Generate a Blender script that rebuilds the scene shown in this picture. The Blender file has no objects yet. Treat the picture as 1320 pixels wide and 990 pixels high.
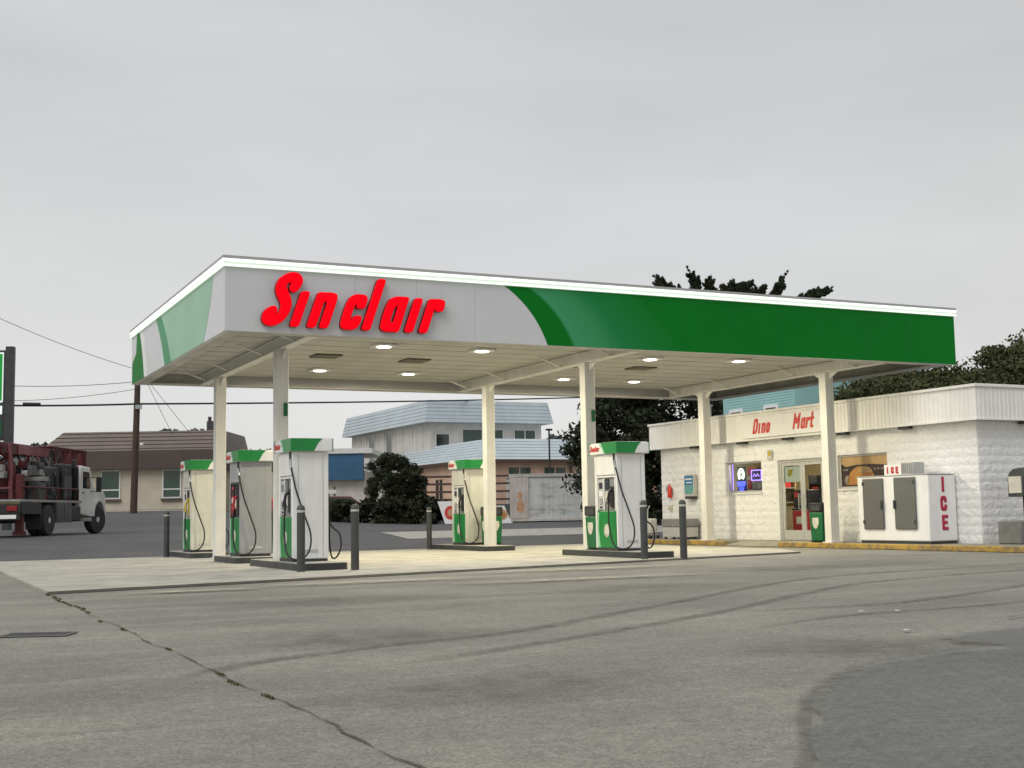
import bpy, bmesh, math, random
import numpy as np
from mathutils import Vector, Matrix
sc = bpy.context.scene
C = sc.collection
R = math.radians
random.seed(7)

# ------------------------------------------------------------------ camera
cd = bpy.data.cameras.new('camera'); cam = bpy.data.objects.new('camera', cd); C.objects.link(cam)
YAW, PITCH, ROLL = 0.453492, 0.101561, -0.017682
F = Vector((math.sin(YAW)*math.cos(PITCH), math.cos(YAW)*math.cos(PITCH), math.sin(PITCH)))
R0 = Vector((math.cos(YAW), -math.sin(YAW), 0)); U0 = R0.cross(F)
RR = math.cos(ROLL)*R0 + math.sin(ROLL)*U0; UU = -math.sin(ROLL)*R0 + math.cos(ROLL)*U0
m = Matrix((RR, UU, -F)).transposed().to_4x4(); m.translation = Vector((-5.1892, -22.2441, 0.9794))
cam.matrix_world = m
cd.sensor_width = 36; cd.lens = 1633.345/1320*36; cd.clip_end = 3000; cd.clip_start = 0.1
sc.camera = cam
# ------------------------------------------------------------------ sky
SUN = Vector((-0.55, -0.32, 0.77)).normalized()
w = bpy.data.worlds.new('World'); sc.world = w; w.use_nodes = True
nt = w.node_tree; nt.nodes.clear()
out = nt.nodes.new('ShaderNodeOutputWorld'); bg = nt.nodes.new('ShaderNodeBackground'); bg.inputs[1].default_value = 0.1
sky = nt.nodes.new('ShaderNodeTexSky'); sky.sky_type = 'NISHITA'; sky.sun_disc = False
sky.sun_elevation = math.asin(SUN.z); sky.sun_rotation = math.atan2(SUN.x, SUN.y)
tc = nt.nodes.new('ShaderNodeTexCoord'); sep = nt.nodes.new('ShaderNodeSeparateXYZ'); nt.links.new(tc.outputs['Generated'], sep.inputs[0])
rmp = nt.nodes.new('ShaderNodeValToRGB'); nt.links.new(sep.outputs[2], rmp.inputs[0])
e = rmp.color_ramp.elements; e[0].position = 0.0; e[0].color = (6.9, 6.85, 6.7, 1); e[1].position = 0.32; e[1].color = (5.5, 5.52, 5.55, 1)
mp = nt.nodes.new('ShaderNodeMapping'); mp.inputs['Scale'].default_value = (1.2, 1.2, 4.5); nt.links.new(tc.outputs['Generated'], mp.inputs[0])
nz = nt.nodes.new('ShaderNodeTexNoise'); nz.inputs['Scale'].default_value = 1.6; nz.inputs['Detail'].default_value = 5; nz.inputs['Roughness'].default_value = 0.5
nt.links.new(mp.outputs[0], nz.inputs['Vector'])
cr = nt.nodes.new('ShaderNodeMapRange'); cr.inputs[1].default_value = 0.3; cr.inputs[2].default_value = 0.7; cr.inputs[3].default_value = 0.9; cr.inputs[4].default_value = 1.08
nt.links.new(nz.outputs[0], cr.inputs[0])
ml = nt.nodes.new('ShaderNodeMix'); ml.data_type = 'RGBA'; ml.blend_type = 'MULTIPLY'; ml.inputs[0].default_value = 1
nz2 = nt.nodes.new('ShaderNodeTexNoise'); nz2.inputs['Scale'].default_value = 0.9; nz2.inputs['Detail'].default_value = 2; nt.links.new(tc.outputs['Generated'], nz2.inputs['Vector'])
tn = nt.nodes.new('ShaderNodeValToRGB'); tn.color_ramp.elements[0].position = 0.35; tn.color_ramp.elements[0].color = (1.02, 1.0, 0.975, 1); tn.color_ramp.elements[1].position = 0.65; tn.color_ramp.elements[1].color = (0.99, 1.0, 1.005, 1)
nt.links.new(nz2.outputs[0], tn.inputs[0])
ml0 = nt.nodes.new('ShaderNodeMix'); ml0.data_type = 'RGBA'; ml0.blend_type = 'MULTIPLY'; ml0.inputs[0].default_value = 1
nt.links.new(rmp.outputs[0], ml0.inputs[6]); nt.links.new(tn.outputs[0], ml0.inputs[7])
nt.links.new(ml0.outputs[2], ml.inputs[6]); nt.links.new(cr.outputs[0], ml.inputs[7])
mx = nt.nodes.new('ShaderNodeMix'); mx.data_type = 'RGBA'; mx.inputs[0].default_value = 0.94
nt.links.new(sky.outputs[0], mx.inputs[6]); nt.links.new(ml.outputs[2], mx.inputs[7])
nt.links.new(mx.outputs[2], bg.inputs[0]); nt.links.new(bg.outputs[0], out.inputs[0])
# ------------------------------------------------------------------ sun through cloud
sl = bpy.data.lights.new('sun', 'SUN'); so = bpy.data.objects.new('sun', sl); C.objects.link(so)
sl.energy = 1.5; sl.angle = R(40); sl.color = (1, 0.985, 0.96)
so.rotation_euler = (-SUN).to_track_quat('-Z', 'Y').to_euler()
vs = sc.view_settings; vs.view_transform = 'Standard'; vs.look = 'None'; vs.exposure = 0.25; vs.gamma = 1
vs.use_curve_mapping = False

# ================================================================== materials
def mat(name, col, rough=0.6, var=0.12, scale=6.0, bump=0.0, bscale=40.0, metal=0.0, emit=None, estr=0.0, col2=None, stretch=(1, 1, 1), spec=0.4, streak=0.0, lo=0.35, hi=0.65):
    m = bpy.data.materials.new(name); m.use_nodes = True
    n = m.node_tree; b = n.nodes['Principled BSDF']
    b.inputs['Roughness'].default_value = rough; b.inputs['Metallic'].default_value = metal
    b.inputs['Specular IOR Level'].default_value = spec
    t = n.nodes.new('ShaderNodeTexCoord'); mp = n.nodes.new('ShaderNodeMapping'); mp.inputs['Scale'].default_value = stretch
    n.links.new(t.outputs['Object'], mp.inputs[0])
    z = n.nodes.new('ShaderNodeTexNoise'); z.inputs['Scale'].default_value = scale; z.inputs['Detail'].default_value = 6; z.inputs['Roughness'].default_value = 0.62
    n.links.new(mp.outputs[0], z.inputs['Vector'])
    r = n.nodes.new('ShaderNodeMapRange'); r.inputs[1].default_value = lo; r.inputs[2].default_value = hi; n.links.new(z.outputs[0], r.inputs[0])
    mixn = n.nodes.new('ShaderNodeMix'); mixn.data_type = 'RGBA'
    c2 = col2 if col2 else tuple(max(0, c*(1-2*var)) for c in col)
    mixn.inputs[6].default_value = (*c2, 1); mixn.inputs[7].default_value = (*col, 1)
    n.links.new(r.outputs[0], mixn.inputs[0])
    last = mixn.outputs[2]
    if streak:
        mp2 = n.nodes.new('ShaderNodeMapping'); mp2.inputs['Scale'].default_value = (7, 7, 0.35); n.links.new(t.outputs['Object'], mp2.inputs[0])
        z2 = n.nodes.new('ShaderNodeTexNoise'); z2.inputs['Scale'].default_value = 1.5; z2.inputs['Detail'].default_value = 4; n.links.new(mp2.outputs[0], z2.inputs['Vector'])
        r2 = n.nodes.new('ShaderNodeMapRange'); r2.inputs[1].default_value = 0.45; r2.inputs[2].default_value = 0.75; r2.inputs[3].default_value = 1; r2.inputs[4].default_value = 1-streak
        n.links.new(z2.outputs[0], r2.inputs[0])
        mm = n.nodes.new('ShaderNodeMix'); mm.data_type = 'RGBA'; mm.blend_type = 'MULTIPLY'; mm.inputs[0].default_value = 1
        n.links.new(last, mm.inputs[6]); n.links.new(r2.outputs[0], mm.inputs[7]); last = mm.outputs[2]
    n.links.new(last, b.inputs['Base Color'])
    if bump:
        z3 = n.nodes.new('ShaderNodeTexNoise'); z3.inputs['Scale'].default_value = bscale; z3.inputs['Detail'].default_value = 5; n.links.new(mp.outputs[0], z3.inputs['Vector'])
        bp = n.nodes.new('ShaderNodeBump'); bp.inputs['Strength'].default_value = bump; bp.inputs['Distance'].default_value = 0.02
        n.links.new(z3.outputs[0], bp.inputs['Height']); n.links.new(bp.outputs[0], b.inputs['Normal'])
    if emit:
        b.inputs['Emission Color'].default_value = (*emit, 1); b.inputs['Emission Strength'].default_value = estr
    return m

def glass(name, tint=(0.75, 0.8, 0.8), refl=1.0):
    m = bpy.data.materials.new(name); m.use_nodes = True; n = m.node_tree; n.nodes.clear()
    o = n.nodes.new('ShaderNodeOutputMaterial'); tr = n.nodes.new('ShaderNodeBsdfTransparent'); tr.inputs[0].default_value = (*tint, 1)
    g = n.nodes.new('ShaderNodeBsdfGlossy'); g.inputs['Roughness'].default_value = 0.03
    lw = n.nodes.new('ShaderNodeLayerWeight'); pw_ = n.nodes.new('ShaderNodeMath'); pw_.operation = 'POWER'; pw_.inputs[1].default_value = 4.0; n.links.new(lw.outputs['Facing'], pw_.inputs[0])
    f = n.nodes.new('ShaderNodeMath'); f.operation = 'MULTIPLY_ADD'; f.inputs[1].default_value = 0.55; f.inputs[2].default_value = 0.03; n.links.new(pw_.outputs[0], f.inputs[0])
    x = n.nodes.new('ShaderNodeMixShader'); n.links.new(f.outputs[0], x.inputs[0]); n.links.new(tr.outputs[0], x.inputs[1]); n.links.new(g.outputs[0], x.inputs[2])
    n.links.new(x.outputs[0], o.inputs[0]); return m

def leafmat(name, c1, c2, seedscale=0.6):
    m = bpy.data.materials.new(name); m.use_nodes = True; n = m.node_tree; b = n.nodes['Principled BSDF']
    b.inputs['Roughness'].default_value = 0.7; b.inputs['Specular IOR Level'].default_value = 0.2
    t = n.nodes.new('ShaderNodeTexCoord'); z = n.nodes.new('ShaderNodeTexNoise'); z.inputs['Scale'].default_value = seedscale; z.inputs['Detail'].default_value = 8; z.inputs['Roughness'].default_value = 0.8
    n.links.new(t.outputs['Object'], z.inputs['Vector'])
    r = n.nodes.new('ShaderNodeMapRange'); r.inputs[1].default_value = 0.32; r.inputs[2].default_value = 0.68; n.links.new(z.outputs[0], r.inputs[0])
    x = n.nodes.new('ShaderNodeMix'); x.data_type = 'RGBA'; x.inputs[6].default_value = (*c1, 1); x.inputs[7].default_value = (*c2, 1)
    n.links.new(r.outputs[0], x.inputs[0]); n.links.new(x.outputs[2], b.inputs['Base Color']); return m

def asphalt(name, col, dark, light, ag=1.0):
    m = bpy.data.materials.new(name); m.use_nodes = True; n = m.node_tree; b = n.nodes['Principled BSDF']
    b.inputs['Roughness'].default_value = 0.85; b.inputs['Specular IOR Level'].default_value = 0.3
    t = n.nodes.new('ShaderNodeTexCoord')
    def noise(s, d=5, ro=0.6, sx=None):
        v = t.outputs['Object']
        if sx:
            q = n.nodes.new('ShaderNodeMapping'); q.inputs['Scale'].default_value = sx; q.inputs['Rotation'].default_value = (0, 0, -0.55); n.links.new(v, q.inputs[0]); v = q.outputs[0]
        z = n.nodes.new('ShaderNodeTexNoise'); z.inputs['Scale'].default_value = s; z.inputs['Detail'].default_value = d; z.inputs['Roughness'].default_value = ro
        n.links.new(v, z.inputs['Vector']); return z.outputs[0]
    def rng(x, a, b_, c=0, d=1):
        r = n.nodes.new('ShaderNodeMapRange'); r.inputs[1].default_value = a; r.inputs[2].default_value = b_; r.inputs[3].default_value = c; r.inputs[4].default_value = d
        n.links.new(x, r.inputs[0]); return r.outputs[0]
    def mixc(f, a, b_):
        x = n.nodes.new('ShaderNodeMix'); x.data_type = 'RGBA'; n.links.new(f, x.inputs[0])
        for i, v in ((6, a), (7, b_)):
            if isinstance(v, tuple): x.inputs[i].default_value = (*v, 1)
            else: n.links.new(v, x.inputs[i])
        return x.outputs[2]
    def mul(a, f):
        x = n.nodes.new('ShaderNodeMix'); x.data_type = 'RGBA'; x.blend_type = 'MULTIPLY'; x.inputs[0].default_value = 1
        n.links.new(a, x.inputs[6]); n.links.new(f, x.inputs[7]); return x
    c = mixc(rng(noise(0.30, 7, 0.65), 0.36, 0.64), dark, col)
    c = mixc(rng(noise(1.0, 6, 0.7, (0.22, 1.5, 1)), 0.48, 0.72, 0, 0.55), c, light)
    c = mixc(rng(noise(1.9, 7, 0.75), 0.48, 0.70, 0, 0.45), c, dark)
    g = noise(70, 4, 0.8)
    c = mul(c, rng(noise(9, 5, 0.75), 0.3, 0.7, 1-0.18*ag, 1+0.15*ag)).outputs[2]
    c = mul(c, rng(g, 0.32, 0.68, 1-0.42*ag, 1+0.34*ag)).outputs[2]
    vo = n.nodes.new('ShaderNodeTexVoronoi'); vo.inputs['Scale'].default_value = 55; n.links.new(t.outputs['Object'], vo.inputs['Vector'])
    bw = n.nodes.new('ShaderNodeRGBToBW'); n.links.new(vo.outputs['Color'], bw.inputs[0])
    m2 = mul(c, rng(bw.outputs[0], 0.1, 0.9, 1-0.22*ag, 1+0.18*ag))
    n.links.new(m2.outputs[2], b.inputs['Base Color'])
    bp = n.nodes.new('ShaderNodeBump'); bp.inputs['Strength'].default_value = 0.5; bp.inputs['Distance'].default_value = 0.006
    n.links.new(g, bp.inputs['Height']); n.links.new(bp.outputs[0], b.inputs['Normal'])
    return m

def decal(name, col, dens, scale=4.0, rough=0.8, edge=True):
    """thin worn stain: noise-masked transparency"""
    m = bpy.data.materials.new(name); m.use_nodes = True; n = m.node_tree; b = n.nodes['Principled BSDF']; o = n.nodes['Material Output']
    b.inputs['Base Color'].default_value = (*col, 1); b.inputs['Roughness'].default_value = rough
    t = n.nodes.new('ShaderNodeTexCoord'); z = n.nodes.new('ShaderNodeTexNoise'); z.inputs['Scale'].default_value = scale; z.inputs['Detail'].default_value = 8; z.inputs['Roughness'].default_value = 0.7
    n.links.new(t.outputs['Object'], z.inputs['Vector'])
    r = n.nodes.new('ShaderNodeMapRange'); r.inputs[1].default_value = 0.3; r.inputs[2].default_value = 0.7; r.inputs[4].default_value = dens; n.links.new(z.outputs[0], r.inputs[0])
    f = r.outputs[0]
    if edge:
        at = n.nodes.new('ShaderNodeAttribute'); at.attribute_name = 'cover'
        mu = n.nodes.new('ShaderNodeMath'); mu.operation = 'MULTIPLY'; n.links.new(f, mu.inputs[0]); n.links.new(at.outputs['Fac'], mu.inputs[1]); f = mu.outputs[0]
    tr = n.nodes.new('ShaderNodeBsdfTransparent'); x = n.nodes.new('ShaderNodeMixShader')
    n.links.new(f, x.inputs[0]); n.links.new(tr.outputs[0], x.inputs[1]); n.links.new(b.outputs[0], x.inputs[2]); n.links.new(x.outputs[0], o.inputs[0])
    return m

M = {}
M['asphalt'] = asphalt('asphalt', (0.268, 0.258, 0.222), (0.182, 0.178, 0.158), (0.365, 0.345, 0.288))
M['asphalt_far'] = asphalt('asphalt_far', (0.105, 0.105, 0.108), (0.08, 0.08, 0.083), (0.145, 0.144, 0.14), 0.6)
M['pad'] = mat('concrete_pad', (0.44, 0.425, 0.37), 0.85, 0.16, 1.3, 0.2, 60)
M['concrete'] = mat('concrete', (0.40, 0.39, 0.35), 0.9, 0.15, 3, 0.2, 50)
M['walk'] = mat('walk', (0.30, 0.285, 0.235), 0.9, 0.15, 2.5, 0.2, 50)
M['kerb_paint'] = mat('kerb_paint', (0.42, 0.27, 0.055), 0.8, 0.2, 5, 0.2, 40, col2=(0.20, 0.15, 0.085), lo=0.38, hi=0.56)
M['cream'] = mat('cream_paint', (0.76, 0.755, 0.71), 0.5, 0.05, 2.5, 0, streak=0.10)
M['soffit'] = mat('soffit_paint', (0.56, 0.55, 0.50), 0.65, 0.14, 0.9, 0)
M['fascia'] = mat('fascia_silver', (0.60, 0.61, 0.625), 0.35, 0.03, 1.5, 0, spec=0.5)
M['fgreen'] = mat('fascia_green', (0.0, 0.172, 0.014), 0.5, 0.06, 0.35, spec=0.12)
M['fswoosh'] = mat('fascia_swoosh', (0.03, 0.27, 0.10), 0.4, 0.06, 0.8, spec=0.2)
M['fpale'] = mat('fascia_pale_green', (0.25, 0.50, 0.32), 0.35, 0.06, 0.8)
M['band'] = mat('light_band', (0.8, 0.85, 0.8), 0.4, 0.03, 1, emit=(0.70, 1.0, 0.70), estr=0.22)
M['tube'] = mat('light_tube', (0.9, 0.95, 0.9), 0.4, 0.02, 1, emit=(0.95, 1.0, 0.93), estr=0.7)
M['cap'] = mat('cap_metal', (0.42, 0.42, 0.42), 0.5, 0.05)
M['red'] = mat('letter_red', (0.35, 0.0, 0.004), 0.6, 0.04, spec=0.05, emit=(1.0, 0.0, 0.008), estr=0.66)
M['redside'] = mat('letter_return', (0.10, 0.008, 0.01), 0.5, 0.05)
M['white'] = mat('white_enamel', (0.80, 0.80, 0.79), 0.35, 0.04, 3, streak=0.05)
M['pump_white'] = mat('pump_white', (0.80, 0.80, 0.79), 0.38, 0.04, 2.0, streak=0.10)
M['pump_grey_shaded'] = mat('pump_grey_shaded', (0.36, 0.37, 0.38), 0.4, 0.06, 2.0, streak=0.12)  # grey metal panels, darkened for the shade this pump stands in
M['pump_pale'] = mat('pump_pale', (0.62, 0.62, 0.55), 0.4, 0.06, 2.0, streak=0.10)
M['green'] = mat('green_enamel', (0.012, 0.24, 0.05), 0.3, 0.08, 2)
M['green_lt'] = mat('green_pale', (0.30, 0.58, 0.38), 0.3, 0.05, 2)
M['dgreen'] = mat('green_plastic', (0.008, 0.14, 0.045), 0.45, 0.08, 2)
M['black'] = mat('black_plastic', (0.018, 0.018, 0.02), 0.45, 0.1)
M['rubber'] = mat('rubber', (0.03, 0.03, 0.032), 0.75, 0.15, 8, bump=0.1)
M['dark'] = mat('dark_steel', (0.055, 0.057, 0.058), 0.5, 0.15, 5, streak=0.2)
M['bollard'] = mat('bollard_paint', (0.062, 0.066, 0.066), 0.5, 0.12, 5, bump=0.08, streak=0.15)
M['reflect'] = mat('reflective_tape', (0.5, 0.5, 0.46), 0.4, 0.1)
M['steel'] = mat('steel', (0.45, 0.46, 0.47), 0.35, 0.08, 5, metal=0.5, streak=0.1)
M['grey'] = mat('grey_plastic', (0.25, 0.25, 0.25), 0.5, 0.1)
M['ltgrey'] = mat('light_grey_plastic', (0.52, 0.52, 0.51), 0.5, 0.08)
M['screen'] = mat('screen_glass', (0.03, 0.035, 0.04), 0.12, 0.1, spec=0.6)
M['sticker'] = mat('sticker', (0.62, 0.60, 0.52), 0.6, 0.1)
M['redplain'] = mat('red_plain', (0.55, 0.03, 0.03), 0.45, 0.08)
M['crownred'] = mat('crown_red', (0.62, 0.06, 0.045), 0.45, 0.06)
M['yellow'] = mat('yellow_plain', (0.55, 0.42, 0.03), 0.45, 0.1)
M['block'] = mat('painted_block', (0.84, 0.838, 0.825), 0.75, 0.05, 3, 0.35, 22, streak=0.08)
M['wallcore'] = mat('painted_mortar', (0.74, 0.735, 0.71), 0.8, 0.06, 5, 0.3, 40)
M['rib'] = mat('ribbed_metal', (0.82, 0.81, 0.775), 0.5, 0.05, 1.5, streak=0.10)
M['alu'] = mat('aluminium', (0.58, 0.58, 0.55), 0.4, 0.06, metal=0.3)
M['glass'] = glass('pane_glass', (0.82, 0.86, 0.84))
M['lens'] = mat('lamp_lens', (0.9, 0.9, 0.85), 0.4, 0.02, emit=(1.0, 0.95, 0.82), estr=7.0)
M['brownroof'] = mat('brown_metal_roof', (0.145, 0.112, 0.092), 0.5, 0.12, 0.8)
M['brownfas'] = mat('brown_fascia', (0.085, 0.062, 0.054), 0.6, 0.10, 1)
M['beige'] = mat('beige_stucco', (0.50, 0.45, 0.36), 0.85, 0.07, 1.2, 0.2, 20)
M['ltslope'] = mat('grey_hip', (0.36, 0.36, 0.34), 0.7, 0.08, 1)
M['trim'] = mat('white_trim', (0.66, 0.66, 0.63), 0.6, 0.06)
M['pane'] = mat('dark_pane', (0.02, 0.03, 0.028), 0.06, 0.2, 1, spec=0.8)
M['pane_green'] = mat('green_pane', (0.012, 0.055, 0.035), 0.08, 0.25, 1, spec=0.7)
M['blueroof'] = mat('blue_grey_roof', (0.47, 0.535, 0.57), 0.5, 0.06, 0.8, streak=0.08)
M['motelwall'] = mat('motel_wall', (0.66, 0.63, 0.58), 0.8, 0.10, 1.2, streak=0.12)
M['pinkwall'] = mat('pink_wall', (0.66, 0.45, 0.34), 0.8, 0.10, 1.2)
M['rail'] = mat('brown_rail', (0.10, 0.065, 0.05), 0.7, 0.15)
M['bluewall'] = mat('blue_panel', (0.035, 0.115, 0.22), 0.5, 0.10, 1)
M['teal'] = mat('teal_siding', (0.34, 0.58, 0.57), 0.65, 0.05, 1)
M['container'] = mat('container_paint', (0.56, 0.57, 0.565), 0.6, 0.15, 1.6, col2=(0.34, 0.34, 0.335), lo=0.34, hi=0.5, stretch=(.6, .6, 1.6), streak=0.2)
M['contend'] = mat('container_end_paint', (0.58, 0.54, 0.50), 0.6, 0.12, 1.5, streak=0.2)
M['orangefade'] = mat('faded_orange', (0.58, 0.34, 0.20), 0.7, 0.15, 5)
M['board'] = mat('sign_white', (0.80, 0.79, 0.78), 0.5, 0.03)
M['wood'] = mat('pole_wood', (0.085, 0.052, 0.04), 0.85, 0.2, 3, 0.3, 30, stretch=(4, 4, 0.4))
M['wire'] = mat('wire_black', (0.02, 0.02, 0.022), 0.6, 0.05)
M['bark'] = mat('bark', (0.06, 0.045, 0.035), 0.9, 0.25, 4, 0.5, 25, stretch=(4, 4, 0.6))
M['cypress'] = leafmat('cypress_leaf', (0.008, 0.012, 0.007), (0.045, 0.055, 0.028), 0.8)
M['oak'] = leafmat('broad_leaf', (0.018, 0.028, 0.011), (0.105, 0.108, 0.042), 1.1)
M['shrub'] = leafmat('shrub_leaf', (0.010, 0.015, 0.009), (0.052, 0.062, 0.030), 1.4)
M['hedge'] = leafmat('hedge_leaf', (0.010, 0.014, 0.008), (0.038, 0.044, 0.022), 1.0)
M['farwood_hazed'] = leafmat('far_wood', (0.08, 0.10, 0.10), (0.13, 0.15, 0.15), 0.1)  # grey-blue haze mixed into the leaf colour
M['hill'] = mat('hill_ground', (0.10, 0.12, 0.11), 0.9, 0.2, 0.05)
M['grass'] = leafmat('grass_blade', (0.05, 0.055, 0.02), (0.12, 0.115, 0.05), 1.5)
M['truckred'] = mat('truck_red', (0.11, 0.010, 0.014), 0.5, 0.25, 3, streak=0.25)
M['truckpink'] = mat('faded_red', (0.26, 0.10, 0.10), 0.5, 0.25, 2, col2=(0.18, 0.03, 0.035))
M['truckwhite'] = mat('truck_white', (0.66, 0.66, 0.65), 0.3, 0.06, 2, streak=0.1)
M['truckdark'] = mat('truck_dark', (0.028, 0.028, 0.03), 0.5, 0.25, 3)
M['truckgrey'] = mat('truck_grey', (0.085, 0.088, 0.09), 0.5, 0.2, 2.5, streak=0.2)
M['deck'] = mat('diamond_deck', (0.32, 0.32, 0.31), 0.45, 0.2, 4)
M['tail'] = mat('tail_lens', (0.25, 0.01, 0.012), 0.25, 0.1)
M['carred'] = mat('car_red', (0.16, 0.025, 0.022), 0.3, 0.1)
M['blue_e'] = mat('neon_blue', (0.02, 0.02, 0.3), 0.4, 0.02, emit=(0.05, 0.06, 1.0), estr=5)
M['white_e'] = mat('neon_white', (0.6, 0.6, 0.5), 0.4, 0.02, emit=(1.0, 1.0, 0.8), estr=2.6)
M['purple_e'] = mat('neon_purple', (0.1, 0.05, 0.3), 0.4, 0.02, emit=(0.35, 0.18, 1.0), estr=3.5)
M['interior'] = mat('store_interior', (0.62, 0.50, 0.34), 0.8, 0.1, 1)
M['poster_dark'] = mat('poster_dark', (0.05, 0.028, 0.022), 0.45, 0.3, 4)
M['poster_tan'] = mat('poster_tan', (0.38, 0.25, 0.10), 0.45, 0.25, 4, col2=(0.48, 0.32, 0.15))
M['poster_orange'] = mat('poster_orange', (0.40, 0.15, 0.045), 0.45, 0.2, 5, col2=(0.42, 0.24, 0.05))
M['poster_grey'] = mat('poster_grey', (0.32, 0.27, 0.24), 0.45, 0.2, 6)
M['freezer_door'] = mat('freezer_door', (0.125, 0.128, 0.115), 0.4, 0.06, 1.5)
M['ice_red'] = mat('ice_red', (0.42, 0.02, 0.06), 0.4, 0.05)
M['bluebox'] = mat('blue_box', (0.05, 0.20, 0.40), 0.4, 0.1, 4)
M['tealbox'] = mat('teal_print', (0.16, 0.40, 0.38), 0.45, 0.15, 8)
M['signgreen'] = mat('sign_green_face', (0.01, 0.30, 0.05), 0.35, 0.05, emit=(0.0, 0.9, 0.10), estr=0.10)
M['signwhite'] = mat('sign_white_face', (0.8, 0.82, 0.8), 0.35, 0.03, emit=(0.9, 1, 0.9), estr=0.35)
M['tyremark'] = decal('tyre_mark', (0.11, 0.107, 0.098), 0.62, 7)
M['stain'] = decal('oil_stain', (0.11, 0.105, 0.092), 0.42, 2.6)
M['dust'] = decal('dust_stain', (0.50, 0.46, 0.36), 0.9, 3.0)
M['patch'] = decal('tar_patch', (0.120, 0.123, 0.126), 0.85, 30, rough=0.38)
M['crackm'] = mat('crack_dark', (0.125, 0.117, 0.090), 0.95, 0.3, 10)
M['vent'] = mat('vent_dark', (0.16, 0.145, 0.115), 0.7, 0.15, 3)
M['olive'] = mat('olive_dull', (0.13, 0.115, 0.06), 0.6, 0.2, 3)
M['block_grey'] = mat('grey_footing', (0.20, 0.195, 0.185), 0.9, 0.15, 3, 0.2, 40, streak=0.2)
M['lip_shade'] = mat('lip_shade_dark', (0.07, 0.066, 0.055), 0.9, 0.25, 4)
M['litter'] = mat('litter_paper', (0.6, 0.6, 0.58), 0.8, 0.1)

# ================================================================== mesh helpers
def link(o, parent=None):
    C.objects.link(o)
    if parent: o.parent = parent
    return o
class MB:
    def __init__(s): s.v = []; s.f = []
    def add(s, vs, fs):
        k = len(s.v); s.v += [tuple(p) for p in vs]; s.f += [tuple(i+k for i in q) for q in fs]; return s
    def box(s, x0, x1, y0, y1, z0, z1):
        return s.add([(x0,y0,z0),(x1,y0,z0),(x1,y1,z0),(x0,y1,z0),(x0,y0,z1),(x1,y0,z1),(x1,y1,z1),(x0,y1,z1)],
                     [(0,3,2,1),(4,5,6,7),(0,1,5,4),(1,2,6,5),(2,3,7,6),(3,0,4,7)])
    def prism(s, poly, axis, a, b):
        """poly: 2-D points in the two other axes (x: (y,z), y: (x,z), z: (x,y)), extruded a..b"""
        n = len(poly)
        def mk(p, t): return {'x': (t, p[0], p[1]), 'y': (p[0], t, p[1]), 'z': (p[0], p[1], t)}[axis]
        vs = [mk(p, a) for p in poly] + [mk(p, b) for p in poly]
        fs = [tuple(range(n))[::-1], tuple(range(n, 2*n))] + [(i, (i+1) % n, n+(i+1) % n, n+i) for i in range(n)]
        return s.add(vs, fs)
    def tube(s, path, r, n=8, r2=None, cap=True):
        path = [Vector(p) for p in path]; vs = []; fs = []; L = len(path)
        up = Vector((0, 0, 1))
        prev = None
        for i, p in enumerate(path):
            t = (path[min(i+1, L-1)] - path[max(i-1, 0)]).normalized()
            if prev is None:
                a = t.orthogonal().normalized()
            else:
                a = (prev - t*prev.dot(t)).normalized()
            prev = a; b = t.cross(a)
            rr = r if r2 is None else r + (r2-r)*i/(L-1)
            for k in range(n):
                an = 2*math.pi*k/n; vs.append(p + a*math.cos(an)*rr + b*math.sin(an)*rr)
        for i in range(L-1):
            for k in range(n): fs.append((i*n+k, i*n+(k+1) % n, (i+1)*n+(k+1) % n, (i+1)*n+k))
        if cap: fs += [tuple(range(n))[::-1], tuple(range((L-1)*n, L*n))]
        return s.add(vs, fs)
    def lathe(s, prof, c=(0, 0, 0), n=20):
        vs = []; fs = []
        for r, z in prof:
            for k in range(n):
                a = 2*math.pi*k/n; vs.append((c[0]+r*math.cos(a), c[1]+r*math.sin(a), c[2]+z))
        for i in range(len(prof)-1):
            for k in range(n): fs.append((i*n+k, i*n+(k+1) % n, (i+1)*n+(k+1) % n, (i+1)*n+k))
        fs += [tuple(range(n))[::-1], tuple(range((len(prof)-1)*n, len(prof)*n))]
        return s.add(vs, fs)
    def build(s, name, m, parent=None, bevel=0.0, smooth=True, seg=2):
        me = bpy.data.meshes.new(name); me.from_pydata(s.v, [], s.f); me.materials.append(M[m] if isinstance(m, str) else m)
        b = bmesh.new(); b.from_mesh(me); bmesh.ops.recalc_face_normals(b, faces=b.faces); b.to_mesh(me); b.free()
        if smooth:
            me.polygons.foreach_set('use_smooth', [True]*len(me.polygons)); me.set_sharp_from_angle(angle=R(38))
        o = bpy.data.objects.new(name, me); link(o, parent)
        if bevel:
            mo = o.modifiers.new('bevel', 'BEVEL'); mo.width = bevel; mo.segments = seg; mo.limit_method = 'ANGLE'; mo.angle_limit = R(40); mo.harden_normals = False
        return o
def box(name, m, parent, x0, x1, y0, y1, z0, z1, bevel=0.0):
    return MB().box(x0, x1, y0, y1, z0, z1).build(name, m, parent, bevel)
def tag(o, label=None, cat=None, group=None, kind=None):
    for k, v in (('label', label), ('category', cat), ('group', group), ('kind', kind)):
        if v: o[k] = v
    return o
def thing(name, label, cat, loc=(0, 0, 0), rz=0.0, group=None):
    o = bpy.data.objects.new(name, None); C.objects.link(o); o.location = loc; o.rotation_euler = (0, 0, rz); o.empty_display_size = 0.3
    return tag(o, label, cat, group)
def struct(o): o['kind'] = 'structure'; return o
def copy_tree(o, parent=None):
    c = o.copy(); C.objects.link(c)
    c.parent = parent
    for ch in o.children: copy_tree(ch, c)
    return c
def setmat(o, m):
    for s in o.material_slots: s.link = 'OBJECT'; s.material = M[m]

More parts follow.
